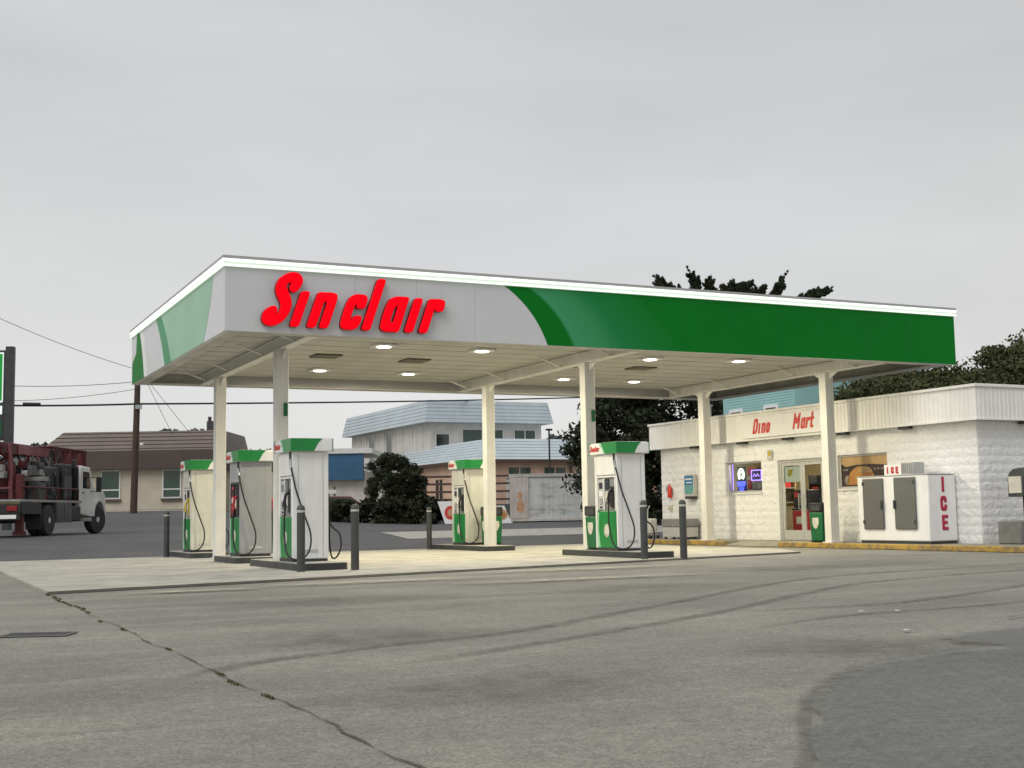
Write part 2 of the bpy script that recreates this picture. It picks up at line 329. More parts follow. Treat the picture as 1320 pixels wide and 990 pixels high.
# ---------- stroke lettering: a distance field of strokes, contoured and given depth
GL = {  # glyph: (advance, strokes); x-height 0.69, capital 1.02
 'S': (0.60, [[(.42,.74),(.45,.84),(.37,.92),(.26,.915),(.165,.84),(.165,.72),(.24,.60),(.33,.50),(.385,.38),(.38,.24),(.31,.13),(.20,.10),(.11,.14),(.095,.24),(.15,.28)]]),
 'i': (0.30, [[(.10,.10),(.10,.59)]]),
 'n': (0.46, [[(.10,.10),(.10,.59)],[(.10,.58),(.25,.60),(.335,.57),(.335,.42),(.335,.10)]]),
 'c': (0.42, [[(.315,.50),(.31,.57),(.25,.60),(.17,.59),(.10,.52),(.10,.18),(.15,.10),(.24,.095),(.30,.12),(.315,.19)]]),
 'l': (0.30, [[(.10,.10),(.10,.91)]]),
 'a': (0.46, [[(.34,.10),(.34,.59)],[(.34,.60),(.19,.60),(.10,.54),(.10,.16),(.16,.095),(.34,.095)]]),
 'r': (0.38, [[(.10,.10),(.10,.59)],[(.10,.58),(.20,.60),(.28,.58),(.29,.53)]]),
 'D': (0.56, [[(.10,.10),(.10,.91),(.28,.91),(.40,.80),(.40,.22),(.28,.10),(.10,.10)]]),
 'o': (0.46, [[(.10,.18),(.15,.10),(.27,.10),(.33,.18),(.33,.52),(.27,.59),(.15,.59),(.10,.52),(.10,.18)]]),
 'M': (0.72, [[(.10,.10),(.10,.91)],[(.10,.88),(.32,.42),(.54,.88)],[(.54,.91),(.54,.10)]]),
 't': (0.36, [[(.14,.91),(.14,.16),(.19,.10),(.27,.10)],[(.04,.60),(.26,.60)]]),
 'I': (0.30, [[(.14,.10),(.14,.91)]]),
 'C': (0.62, [[(.47,.68),(.45,.82),(.36,.91),(.22,.91),(.10,.78),(.10,.24),(.22,.10),(.36,.10),(.45,.19),(.47,.32)]]),
 'E': (0.56, [[(.46,.10),(.12,.10)],[(.12,.10),(.12,.91)],[(.12,.91),(.46,.91)],[(.12,.51),(.40,.51)]]),
}
def soften(st):
    if len(st) < 4: return st
    for _ in range(2):
        o = [st[0]]
        for a, b in zip(st[:-1], st[1:]): o += [(a[0]*.75+b[0]*.25, a[1]*.75+b[1]*.25), (a[0]*.25+b[0]*.75, a[1]*.25+b[1]*.75)]
        st = o+[st[-1]]
    return st
GL = {k: (w_, [soften(q) for q in st]) for k, (w_, st) in GL.items()}
def glyph_mesh(strokes, hw, shear, depth, res, pw=4.0, rnd=0.35, scale=1.0):
    """returns verts, faces in a frame x right, y = depth (front at 0, back at +depth), z up"""
    pts = [p for s in strokes for p in s]
    x0 = min(p[0] for p in pts)-hw*1.6; x1 = max(p[0] for p in pts)+hw*1.6; z0 = min(p[1] for p in pts)-hw*1.6; z1 = max(p[1] for p in pts)+hw*1.6
    nx = int((x1-x0)/res)+2; nz = int((z1-z0)/res)+2
    X, Z = np.meshgrid(x0+np.arange(nx)*res, z0+np.arange(nz)*res, indexing='ij')
    D = np.full(X.shape, 1e9)
    for s in strokes:
        for a, b in zip(s[:-1], s[1:]):
            ax, az = a; bx, bz = b; L = (bx-ax)**2+(bz-az)**2
            t = np.clip(((X-ax)*(bx-ax)+(Z-az)*(bz-az))/max(L, 1e-9), 0, 1)
            dx = np.abs(X-ax-t*(bx-ax)); dz = np.abs(Z-az-t*(bz-az))
            D = np.minimum(D, (dx**pw+dz**pw)**(1/pw))
    S = hw-D
    vs = []; fs = []; cache = {}
    def vert(key, x, z, s):
        if key not in cache:
            q = min(1.0, max(0.0, s/(hw*rnd)) )
            y = depth*0.22*(1-math.sqrt(1-(1-q)**2))if q < 1 else 0.0
            cache[key] = len(vs); vs.append(((x+shear*z)*scale, y, z*scale))
        return cache[key]
    for i in range(nx-1):
        for j in range(nz-1):
            c = [(i, j), (i+1, j), (i+1, j+1), (i, j+1)]
            if not any(S[q] > 0 for q in c): continue
            poly = []
            for k in range(4):
                a = c[k]; b = c[(k+1) % 4]
                if S[a] > 0: poly.append(vert(a, X[a], Z[a], S[a]))
                if (S[a] > 0) != (S[b] > 0):
                    t = S[a]/(S[a]-S[b]); key = (min(a, b), max(a, b))
                    poly.append(vert(key, X[a]+t*(X[b]-X[a]), Z[a]+t*(Z[b]-Z[a]), 0.0))
            if len(poly) >= 3: fs.append(tuple(poly))
    ec = {}
    for f in fs:
        for k in range(len(f)):
            ec[(f[k], f[(k+1) % len(f)])] = 1
    bd = [e for e in ec if (e[1], e[0]) not in ec]
    back = {}; nfront = len(fs)
    for a, b in bd:
        for q in (a, b):
            if q not in back: back[q] = len(vs); vs.append((vs[q][0], depth, vs[q][2]))
        fs.append((b, a, back[a], back[b]))
    return vs, fs, nfront
def letter(ch, m, mside, parent, loc, scale, hw, shear, depth, res=0.03, rot=(0, 0, 0), pw=4.0, name='letter'):
    vs, fs, nf = glyph_mesh(GL[ch][1], hw, shear, depth, res, 2.0 if ch == 'S' else pw, scale=scale)
    me = bpy.data.meshes.new(name); me.from_pydata(vs, [], fs); me.materials.append(M[m]); me.materials.append(M[mside])
    for i, p in enumerate(me.polygons): p.material_index = 0 if i < nf else 1; p.use_smooth = i < nf
    o = bpy.data.objects.new(name, me); link(o, parent); o.location = loc; o.rotation_euler = rot
    return o
def word_mesh(name, text, m, parent, loc, height, rot, hw=0.10, shear=0.2, depth=0.004, res=0.05):
    s = height/1.02; vs = []; fs = []; x = 0
    for ch in text:
        v, f, nf = glyph_mesh(GL[ch][1], hw, shear, depth/s, res, scale=1.0)
        k = len(vs); vs += [((p[0]+x)*s, p[1]*s, p[2]*s) for p in v]; fs += [tuple(i+k for i in q) for q in f]; x += GL[ch][0]
    me = bpy.data.meshes.new(name); me.from_pydata(vs, [], fs); me.materials.append(M[m])
    o = bpy.data.objects.new(name, me); link(o, parent); o.location = loc; o.rotation_euler = rot; return o

# ---------- foliage
def leaves(name, m, parent, clusters, per, size, rng, aspect=1.6, up=0.0, bias=None):
    """clusters: rows cx,cy,cz,rx,ry,rz"""
    cl = np.array(clusters, float); n = len(cl)*per
    c = np.repeat(cl, per, 0)
    d = rng.normal(size=(n, 3)); d /= np.linalg.norm(d, axis=1)[:, None]; rad = rng.random(n)**0.45
    p = c[:, :3]+d*rad[:, None]*c[:, 3:6]
    a = rng.normal(size=(n, 3)); a[:, 2] += up
    if bias is not None: a += np.repeat(np.array(bias, float), per, 0)
    a /= np.linalg.norm(a, axis=1)[:, None]
    b = np.cross(a, rng.normal(size=(n, 3))); b /= np.linalg.norm(b, axis=1)[:, None]
    s = size*(0.6+0.8*rng.random(n))[:, None]
    a = a*s*aspect; b = b*s*0.5
    v = np.stack([p-a*0.5, p+b-a*0.05, p+a*0.6, p-b+a*0.05], 1).reshape(-1, 3)
    me = bpy.data.meshes.new(name); me.vertices.add(4*n); me.vertices.foreach_set('co', v.astype(np.float32).ravel())
    me.loops.add(4*n); me.loops.foreach_set('vertex_index', np.arange(4*n, dtype=np.int32))
    me.polygons.add(n); me.polygons.foreach_set('loop_start', np.arange(0, 4*n, 4, dtype=np.int32))
    me.update(calc_edges=True); me.validate(); me.materials.append(M[m])
    o = bpy.data.objects.new(name, me); link(o, parent); return o

# ================================================================== ground
def ss(a, b, x):
    t = max(0.0, min(1.0, (x-a)/(b-a))); return t*t*(3-2*t)
def H(x, y): return 0.5*ss(11.2, 21, y) + 0.9*ss(26, 44, y)*ss(19, 8, x)
gx = sorted(set([-900, -500, -300, -180, -110, -70, -45, -30] + [-22+2*i for i in range(36)] + [60, 75, 100, 140, 200, 300, 500, 900]))
gy = sorted(set([-400, -150, -70, -40, -26] + [-22+4*i for i in range(8)] + [10+1.5*i for i in range(30)] + [60, 75, 100, 140, 200, 300, 500, 900, 1500]))
mb = MB(); vs = [(x, y, H(x, y)) for x in gx for y in gy]; ny = len(gy)
mb.add(vs, [(i*ny+j, (i+1)*ny+j, (i+1)*ny+j+1, i*ny+j+1) for i in range(len(gx)-1) for j in range(ny-1)])
ground = struct(mb.build('ground', 'asphalt'))
def sheet(name, m, x0, x1, y0, y1, dz, n=12, parent=None, fx=None):
    b = MB(); vs = []
    for i in range(n+1):
        for j in range(n+1):
            x = x0+(x1-x0)*i/n; y = y0+(y1-y0)*j/n
            vs.append((x, y, H(x, y)+dz))
    b.add(vs, [(i*(n+1)+j, (i+1)*(n+1)+j, (i+1)*(n+1)+j+1, i*(n+1)+j+1) for i in range(n) for j in range(n)])
    return b.build(name, m, parent)
# darker street behind the station
struct(sheet('road', 'asphalt_far', -40, 15.9, 10.95, 46, 0.012, 40))
struct(sheet('road', 'asphalt_far', 15.9, 50, 13.2, 34, 0.012, 30))
struct(sheet('drive_strip', 'concrete', 9.5, 24, 15.6, 18.2, 0.02, 16))
struct(sheet('pavement', 'concrete', 1, 15, 46.0, 47.6, 0.10, 8))
# forecourt slab: skewed front edge, its raised lip coloured dark as if in shade
pa = (-3.29, -3.92); sl_ = 0.2525
yf = lambda x: pa[1]+(x-pa[0])*sl_
b = MB(); b.prism([(-3.29, yf(-3.29)), (12.6, yf(12.6)), (13.6, 2.0), (13.6, 10.9), (-3.29, 10.9)], 'z', -0.05, 0.035)
pad = struct(b.build('concrete_pad', 'pad'))
b = MB(); n = 40
for i in range(n):
    xa = -3.29+(12.6+3.29)*i/n; xb = -3.29+(12.6+3.29)*(i+1)/n; wa, wb = (.05+.10*(1-i/n)), (.05+.10*(1-(i+1)/n))
    b.add([(xa, yf(xa)-wa-random.uniform(0, .03), .006), (xb, yf(xb)-wb, .006), (xb, yf(xb)-.002, .034), (xa, yf(xa)-.002, .034)], [(0, 1, 2, 3)])
struct(b.build('slab_lip_shaded', 'lip_shade'))

def ribbon(name, m, path, width, dz, parent=None, wob=0.0, taper=True):
    """soft-edged strip on flat ground with a 'cover' attribute fading to its edges"""
    P = [Vector((x, y, 0)) for x, y in path]; fine = []
    for i in range(len(P)-1):
        p0 = P[max(i-1, 0)]; p1 = P[i]; p2 = P[i+1]; p3 = P[min(i+2, len(P)-1)]
        for k in range(8):
            t = k/8; fine.append(0.5*((2*p1)+(-p0+p2)*t+(2*p0-5*p1+4*p2-p3)*t*t+(-p0+3*p1-3*p2+p3)*t**3))
    fine.append(P[-1]); vs = []; cov = []; fs = []; K = (-1, -.55, 0, .55, 1)
    for i, p in enumerate(fine):
        t = (fine[min(i+1, len(fine)-1)]-fine[max(i-1, 0)]).normalized(); nrm = Vector((-t.y, t.x, 0))
        e = min(1, i/6, (len(fine)-1-i)/6) if taper else 1
        wd = width*(1+wob*random.uniform(-1, 1))
        for k in K:
            q = p+nrm*k*wd/2; vs.append((q.x, q.y, dz+H(q.x, q.y))); cov.append((0 if abs(k) == 1 else 1)*e)
    for i in range(len(fine)-1):
        for k in range(4): fs.append((i*5+k, i*5+k+1, (i+1)*5+k+1, (i+1)*5+k))
    b = MB(); b.add(vs, fs); o = b.build(name, m, parent)
    at = o.data.attributes.new('cover', 'FLOAT', 'POINT'); at.data.foreach_set('value', cov); return o
def blob(name, m, poly, dz, parent=None, soft=0.25):
    c = Vector((sum(p[0] for p in poly)/len(poly), sum(p[1] for p in poly)/len(poly))); vs = [(c.x, c.y, dz)]; cov = [1.0]; fs = []; n = len(poly)
    for s, cv in ((1-soft, 1.0), (1.0, 0.0)):
        for p in poly: vs.append((c.x+(p[0]-c.x)*s, c.y+(p[1]-c.y)*s, dz)); cov.append(cv)
    for i in range(n):
        j = (i+1) % n; fs.append((0, 1+i, 1+j)); fs.append((1+i, 1+n+i, 1+n+j, 1+j))
    b = MB(); b.add(vs, fs); o = b.build(name, m, parent); at = o.data.attributes.new('cover', 'FLOAT', 'POINT'); at.data.foreach_set('value', cov); return o
def ring(cx, cy, rx, ry, n=22, j=0.18):
    return [(cx+rx*math.cos(6.283*k/n)*(1+random.uniform(-j, j)), cy+ry*math.sin(6.283*k/n)*(1+random.uniform(-j, j))) for k in range(n)]
Z = 0.010
for pth, wd in (([(-3.7, -14.3), (-2.96, -13.64), (-1.95, -13.15), (-.56, -12.67), (.62, -11.87), (2.91, -10.27), (5.27, -8.6), (7.38, -7.66), (11.55, -6.99), (16, -6.6)], .21),
                ([(-2.2, -14.3), (-1.09, -13.77), (.26, -13.04), (1.98, -12.03), (4.29, -10.44), (6.42, -9.22), (9.98, -8.42), (15, -7.9)], .21),
                ([(2.2, -12.13), (3.44, -12.21), (4.34, -12.12), (7.1, -11.03), (10, -9.6)], .2),
                ([(1.2, -13.6), (2.6, -13.1), (4.8, -12.9), (7.5, -12.1)], .14)):
    ribbon('tyre_mark', 'tyremark', pth, wd, Z, ground, 0.15); Z += 0.001
for cx, cy, rx, ry in ((-1.7, -12.4, 1.2, 1.0), (-0.6, -8.0, 1.8, .8), (3.5, -8.5, 2.2, 1.0), (-2.0, -15.6, 1.3, .8), (0.9, -15.2, 1.2, .8), (8.5, -5.5, 3, 1.0), (-5.5, -11, 1.2, 1.5)):
    blob('stain', 'stain', ring(cx, cy, rx, ry), Z, ground, 0.6); Z += 0.001
for cx, cy, rx, ry in ((1.2, -4.4, 2.4, .55), (-1.5, -4.9, 1.2, .4), (5.5, -3.2, 2.6, .6), (4.0, -6.0, 2.5, .5)):
    blob('dust_patch', 'dust', ring(cx, cy, rx, ry), Z, ground, 0.7); Z += 0.001
pp = [(-4.0, -21.0), (-2.9, -19.3), (-1.9, -18.1), (-1.05, -17.05), (-.72, -16.72), (-.28, -16.38), (.31, -16.04), (1.01, -15.85), (1.75, -15.80), (1.60, -15.45), (1.74, -15.14), (2.28, -14.86), (2.99, -14.75), (6, -13.9), (9, -14.5)]
pj = []
for p, q in zip(pp[:-1], pp[1:]):
    for k in range(7): pj.append((p[0]+(q[0]-p[0])*k/7+random.uniform(-.06, .06), p[1]+(q[1]-p[1])*k/7+random.uniform(-.06, .06)))
pj += [(9, -14.5), (9, -21)]
o = MB().add([(x, y, Z) for x, y in pj], [tuple(range(len(pj)))]).build('tar_patch', 'patch', ground, smooth=False)
at = o.data.attributes.new('cover', 'FLOAT', 'POINT'); at.data.foreach_set('value', [1.0]*len(pj)); Z += .002
ribbon('patch_seam', 'tyremark', [(-2.9, -19.3), (-1.9, -18.1), (-1.05, -17.05), (-.28, -16.38), (.31, -16.04), (1.01, -15.85), (1.7, -15.8)], .08, Z, ground, .3); Z += .002
# crack between two asphalt lays with weeds
b = MB(); n = 70; pts = []
for i in range(n+1):
    y = -3.92-15.6*i/n; pts.append((-3.31+0.02*math.sin(i*.5)+random.uniform(-.018, .018), y, random.uniform(.002, .011)*(.35 if random.random() < .3 else 1)))
for i in range(n):
    p, q = pts[i], pts[i+1]; b.add([(p[0]-p[2], p[1], .008), (p[0]+p[2], p[1], .008), (q[0]+q[2], q[1], .008), (q[0]-q[2], q[1], .008)], [(0, 1, 2, 3)])
b.build('crack', 'crackm', ground)
rng = np.random.default_rng(3)
cl = [(p[0]+random.uniform(-.03, .03), p[1], .006, .02, .14, .004) for p in pts if random.random() < (.95 if p[1] > -7.6 else .10)]
tag(leaves('weeds', 'grass', None, cl, 60, 0.009, rng, 1.6, .6), 'low weeds growing along the crack in the asphalt', 'weeds', kind='stuff')
# a different, greyer lay left of the crack
for path in ([(-1.2, -9.3), (-.2, -9.9), (.5, -9.5)], [(3.4, -14.2), (4.1, -14.0), (4.8, -14.3), (5.6, -13.9)], [(6.2, -12.9), (7.2, -12.5), (7.9, -12.7)]):
    b = MB()
    for (xa, ya), (xb, yb) in zip(path[:-1], path[1:]): b.add([(xa, ya-.012, .021), (xb, yb-.012, .021), (xb, yb+.012, .021), (xa, ya+.012, .021)], [(0, 1, 2, 3)])
    b.build('crack', 'crackm', ground)
# storm drain
dr = thing('drain_grate', 'dark steel drain grate set in the asphalt beside the crack', 'drain', (-4.04, -10.44, 0.004), R(-24))
b = MB()
b.box(-.36, .36, -.22, -.19, .003, .009); b.box(-.36, .36, .19, .22, .003, .009); b.box(-.36, -.33, -.19, .19, .003, .009); b.box(.33, .36, -.19, .19, .003, .009); b.build('frame', 'block_grey', dr)
box('pit', 'black', dr, -.33, .33, -.19, .19, .001, .005)
dr.scale = (.82, .82, 1)
for i in range(12): box('bar', 'dark', dr, -.303+i*.055-.013, -.303+i*.055+.013, -.19, .19, .0055, .009)
for lx, ly in ((2.85, -13.0), (3.15, -13.15), (1.9, -14.6)):
    o = MB().add([(0, 0, .022), (.06, .01, .026), (.07, .035, .023), (.03, .05, .027), (-.01, .03, .022)], [(0, 1, 2, 3, 4)]).build('paper_scrap', 'litter'); o.location = (lx, ly, 0)
    tag(o, 'small white scrap of litter lying on the open asphalt', 'litter', 'scraps of litter on the asphalt')

# ================================================================== canopy
L, W, ZB, ZT = 17.38, 9.85, 4.30, 5.63
can = thing('fuel_canopy', 'large flat petrol station canopy with silver and green fascia on six cream columns', 'canopy', (0, 0, 0))
# fascia faces
ff = box('fascia', 'fascia', can, 0, L, 0, .10, ZB, 5.45); fl = box('fascia', 'fascia', can, 0, .10, .103, W-.103, ZB, 5.45)
fr = box('fascia', 'soffit', can, L-.10, L, .103, W-.103, ZB, 5.45); fb = box('fascia', 'fascia', can, 0, L, W-.10, W, ZB, 5.45)
b = MB()
b.box(.10, L-.10, .103, .34, ZB+.002, ZB+.03); b.box(.10, L-.10, W-.34, W-.103, ZB+.002, ZB+.03); b.box(.10, .34, .343, W-.343, ZB+.002, ZB+.03); b.box(L-.34, L-.10, .343, W-.343, ZB+.002, ZB+.03)
b.build('soffit_lip', 'soffit', can)
b = MB(); b.box(-.03, L+.03, -.03, .12, 5.452, 5.60); b.box(-.03, L+.03, W-.12, W+.03, 5.452, 5.60); b.box(-.03, .12, .123, W-.123, 5.452, 5.60); b.box(L-.12, L+.03, .123, W-.123, 5.452, 5.60)
b.build('light_band', 'band', can)
for z0, z1 in ((5.46, 5.485), (5.545, 5.592)):
    b = MB(); b.box(-.05, L+.05, -.05, -.031, z0, z1); b.box(-.05, -.031, -.03, W+.03, z0, z1); b.box(L+.031, L+.05, -.03, W+.03, z0, z1); b.build('light_tube', 'tube', can)
b = MB(); b.box(-.05, L+.05, -.05, .14, 5.602, ZT+.02); b.box(-.05, L+.05, W-.14, W+.05, 5.602, ZT+.02); b.box(-.05, .14, .143, W-.143, 5.602, ZT+.02); b.box(L-.14, L+.05, .143, W-.143, 5.602, ZT+.02)
b.build('coping', 'cap', can)
box('roof', 'cap', can, .14, L-.14, .14, W-.14, 5.30, 5.34)
# front graphic: green field with curved edge, paler swoosh
def arc(p0, p1, bulge, n=14):
    (x0, z0), (x1, z1) = p0, p1; dx, dz = x1-x0, z1-z0; o = []
    for i in range(n+1):
        t = i/n; s = 4*t*(1-t)*bulge; o.append((x0+dx*t-dz*s, z0+dz*t+dx*s))
    return o
a1 = arc((5.52, 5.448), (6.46, ZB+.002), .085); a2 = arc((5.92, 5.448), (7.30, ZB+.002), .06)
MB().prism(a1+[(L-.002, ZB+.002), (L-.002, 5.448)], 'y', -.004, 0).build('green_graphic', 'fgreen', ff, smooth=False)
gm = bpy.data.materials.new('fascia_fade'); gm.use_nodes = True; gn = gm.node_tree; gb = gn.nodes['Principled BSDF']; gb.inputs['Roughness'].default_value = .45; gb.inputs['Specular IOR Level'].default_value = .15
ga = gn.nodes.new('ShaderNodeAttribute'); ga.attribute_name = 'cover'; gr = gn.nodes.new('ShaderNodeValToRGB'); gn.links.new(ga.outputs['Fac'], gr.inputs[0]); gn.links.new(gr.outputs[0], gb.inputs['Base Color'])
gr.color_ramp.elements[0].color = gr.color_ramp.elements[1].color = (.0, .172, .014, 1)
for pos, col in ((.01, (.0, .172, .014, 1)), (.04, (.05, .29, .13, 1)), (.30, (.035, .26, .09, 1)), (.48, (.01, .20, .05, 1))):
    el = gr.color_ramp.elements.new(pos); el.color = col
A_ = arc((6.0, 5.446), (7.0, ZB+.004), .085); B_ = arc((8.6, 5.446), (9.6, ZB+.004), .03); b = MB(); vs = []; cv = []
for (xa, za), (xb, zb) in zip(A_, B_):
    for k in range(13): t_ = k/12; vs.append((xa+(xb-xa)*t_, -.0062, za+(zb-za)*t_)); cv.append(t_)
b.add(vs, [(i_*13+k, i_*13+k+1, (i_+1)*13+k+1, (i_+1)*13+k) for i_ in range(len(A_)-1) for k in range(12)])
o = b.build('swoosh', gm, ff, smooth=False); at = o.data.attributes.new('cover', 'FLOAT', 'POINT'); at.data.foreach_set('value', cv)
box('green_graphic', 'fgreen', fr, L+.0005, L+.004, .001, W-.11, ZB+.003, 5.447)
# side graphic
r1 = arc((.93, 5.447), (1.75, ZB+.003), -.06); l1 = arc((5.6, ZB+.003), (6.67, 5.447), .05)
MB().prism(r1+l1, 'x', -.004, 0).build('green_graphic', 'fpale', fl, smooth=False)
MB().prism(arc((6.05, 5.446), (4.9, ZB+.004), -.05)+arc((5.55, ZB+.004), (6.6, 5.446), .05), 'x', -.008, -.0042).build('swoosh', 'fswoosh', fl, smooth=False)
MB().prism(arc((7.75, ZB+.003), (8.35, 5.447), .05)+arc((8.75, 5.447), (8.1, ZB+.003), -.05), 'x', -.004, 0).build('white_stripe', 'board', fl, smooth=False)
MB().prism(arc((8.1, ZB+.003), (8.75, 5.447), .05)+[(9.1, 5.447), (9.2, 5.0), (W-.12, 4.8), (W-.12, ZB+.003)], 'x', -.008, -.0042).build('green_graphic', 'fgreen', fl, smooth=False)
# panel seams on the fascia, rivets on the lip
M['gseam'] = mat('green_seam', (0.0, 0.105, 0.008), 0.6, 0.05); M['sseam'] = mat('silver_seam', (0.45, 0.46, 0.47), 0.6, 0.05)
for i in range(1, 14):
    x = i*1.22
    if x < 5.4 or x > 9.7: box('seam', 'sseam' if x < 6 else 'gseam', ff, x-.004, x+.004, *((-.0012, -.0002) if x < 6 else (-.0055, -.0042)), ZB+.004, 5.446)
# raised red letters
xs = (.575, 1.125, 1.44, 2.04, 2.49, 2.82, 3.34, 3.63)
for ch, x, nm in zip('Sinclair', xs, ('S', 'i', 'n', 'c', 'l', 'a', 'i', 'r')):
    o = letter(ch, 'red', 'redside', ff, (x, -.13, 4.395), 1.0, .099 if ch == 'S' else .089, .34, .12, 0.02)
    o['label'] = 'raised glowing red letter ' + nm
# soffit strips, beams
n = 24; pw = (W-.24)/n
proto = box('soffit_panel', 'soffit', can, .12, L-.12, -pw/2+.006, pw/2-.006, 4.56, 4.60); proto.location = (0, .12+pw/2, 0)
for i in range(1, n):
    o = proto.copy(); C.objects.link(o); o.location = (0, .12+pw*(i+.5), (0.0, .006)[i % 2])
box('soffit_backing', 'cap', can, .12, L-.12, .12, W-.12, 4.612, 4.63)
for x in (1.70, 8.72, 15.50):
    b = MB(); b.box(x-.10, x+.10, .36, W-.36, 4.302, 4.322); b.box(x-.012, x+.012, .36, W-.36, 4.322, 4.53); b.box(x-.10, x+.10, .36, W-.36, 4.53, 4.55); b.build('beam', 'cream', can)
for x in (1.70, 8.72, 15.50):
    for y in (1.3, 3.6, 6.6, 8.9):
        for sg_ in (-1, 1): MB().tube([(x+sg_*.02, y, 4.34), (x+sg_*.62, y, 4.555)], .022, 6).build('brace', 'cream', can)
for x in (1.70, 8.72, 15.50):
    for y in (2.45, 7.74):
        z0 = .12 if x > 15 else 0.035
        c = box('column', 'cream', can, x-.125, x+.125, y-.125, y+.125, z0, 4.30, .012)
        box('base_plate', 'cream', c, x-.17, x+.17, y-.17, y+.17, z0+.004, z0+.03)
        if y < 3 and x < 15:
            box('pump_flag', 'dgreen', c, x+.02, x+.10, y-.16, y-.128, 2.98, 3.24, .006)
        for sg_ in (-1, 1): MB().prism([(y+sg_*.126, 4.12), (y+sg_*.126, 4.298), (y+sg_*.45, 4.298)], 'x', x-.012, x+.012).build('gusset', 'cream', c)
for x, y in ((3.4, 4.85), (5.6, 5.05), (9.6, 4.85), (11.6, 4.8)):
    b = MB(); b.box(x-.30, x+.30, y-.30, y+.30, 4.525, 4.559); b.build('soffit_vent', 'vent', can, .008)
lamps = [(4.0, 2.75), (6.3, 2.8), (10.72, 2.95), (13.0, 2.6), (4.05, 7.4), (6.4, 7.5), (10.85, 7.5), (13.05, 7.5)]
LAMPL = ('front row, beside the column behind the red letters', 'front row, under the last red letters', 'front row, just past the middle front column', 'front row, close to the store end', 'rear row, behind the first pair of columns', 'rear row, before the middle rear column', 'rear row, just past the middle rear column', 'rear row, next to the store front')
for i, (x, y) in enumerate(lamps):
    t = thing('canopy_light', 'lit lamp on the canopy underside, ' + LAMPL[i], 'lamp', (x, y, 4.50), 0, 'lit lamps under the canopy')
    box('housing', 'white', t, -.24, .24, -.24, .24, .012, .058, .01)
    MB().lathe([(.155, .0118), (.145, 0.004), (.10, 0.0)], n=24).build('lens', 'lens', t)
    ld = bpy.data.lights.new('lamp', 'AREA'); ld.shape = 'DISK'; ld.size = .29; ld.energy = 115; ld.color = (1.0, .90, .66)
    lo = bpy.data.objects.new('lamp', ld); link(lo, t); lo.location = (0, 0, -.004)

# ================================================================== pump islands, bollards
def island(x0, x1, y0, y1, label):
    t = thing('pump_island', label, 'island', ((x0+x1)/2, (y0+y1)/2, .036)); a = (x1-x0)/2; c = (y1-y0)/2; r = .16
    poly = []
    for cx, cy, s in ((a-r, c-r, 0), (-a+r, c-r, 90), (-a+r, -c+r, 180), (a-r, -c+r, 270)):
        for k in range(5): an = R(s+k*22.5); poly.append((cx+r*math.cos(an), cy+r*math.sin(an)))
    MB().prism(poly, 'z', 0, .118).build('edge_form', 'dark', t)
    MB().prism([(p[0]*.97, p[1]*.985) for p in poly], 'z', .1185, .124).build('top', 'concrete', t)
    return t
ISL = [(1.20, 2.15, -.45, 3.05, 'pump island under a white pump, steel edged, two bollards standing before it'),
       (1.20, 2.15, 4.10, 6.20, 'short steel edged island under the grey sided pump'),
       (1.20, 2.15, 8.60, 11.5, 'steel edged island under the pump with the yellow nozzle'),
       (8.20, 9.08, -.45, 2.95, 'steel edged island carrying a white pump, a column and a green bin beside it'),
       (8.20, 9.08, 6.90, 10.6, 'steel edged island under the pump with the black topped bin beside it')]
for a in ISL: island(*a)
def bollard(x, y, label):
    t = thing('bollard', label, 'bollard', (x, y, .036 if y > yf(x) else .004), 0, 'dark bollards by the pump islands')
    MB().lathe([(.072, 0), (.072, 1.02)], n=18).build('post', 'bollard', t)
    MB().lathe([(.075, 1.022), (.075, 1.06)], n=18).build('band', 'reflect', t)
    MB().lathe([(.074, 1.061), (.074, 1.09), (.06, 1.13), (.03, 1.152), (.004, 1.158)], n=18).build('cap', 'bollard', t)
for x, y, lb in ((1.17, -.74, 'dark round bollard right before the white pump in line with the grey pump'), (2.13, -.80, 'dark round bollard at the outer corner of the white pump island, hose loop behind it'),
              (8.14, -.72, 'dark round bollard standing before the white pump nearest the store'), (9.02, -.78, 'dark round bollard past the end of the island nearest the store'),
              (8.02, 10.2, 'dark round bollard at the tip of the island with the black topped bin'), (.99, 10.4, 'dark round bollard beside the pump with the yellow nozzle')):
    bollard(x, y, lb)

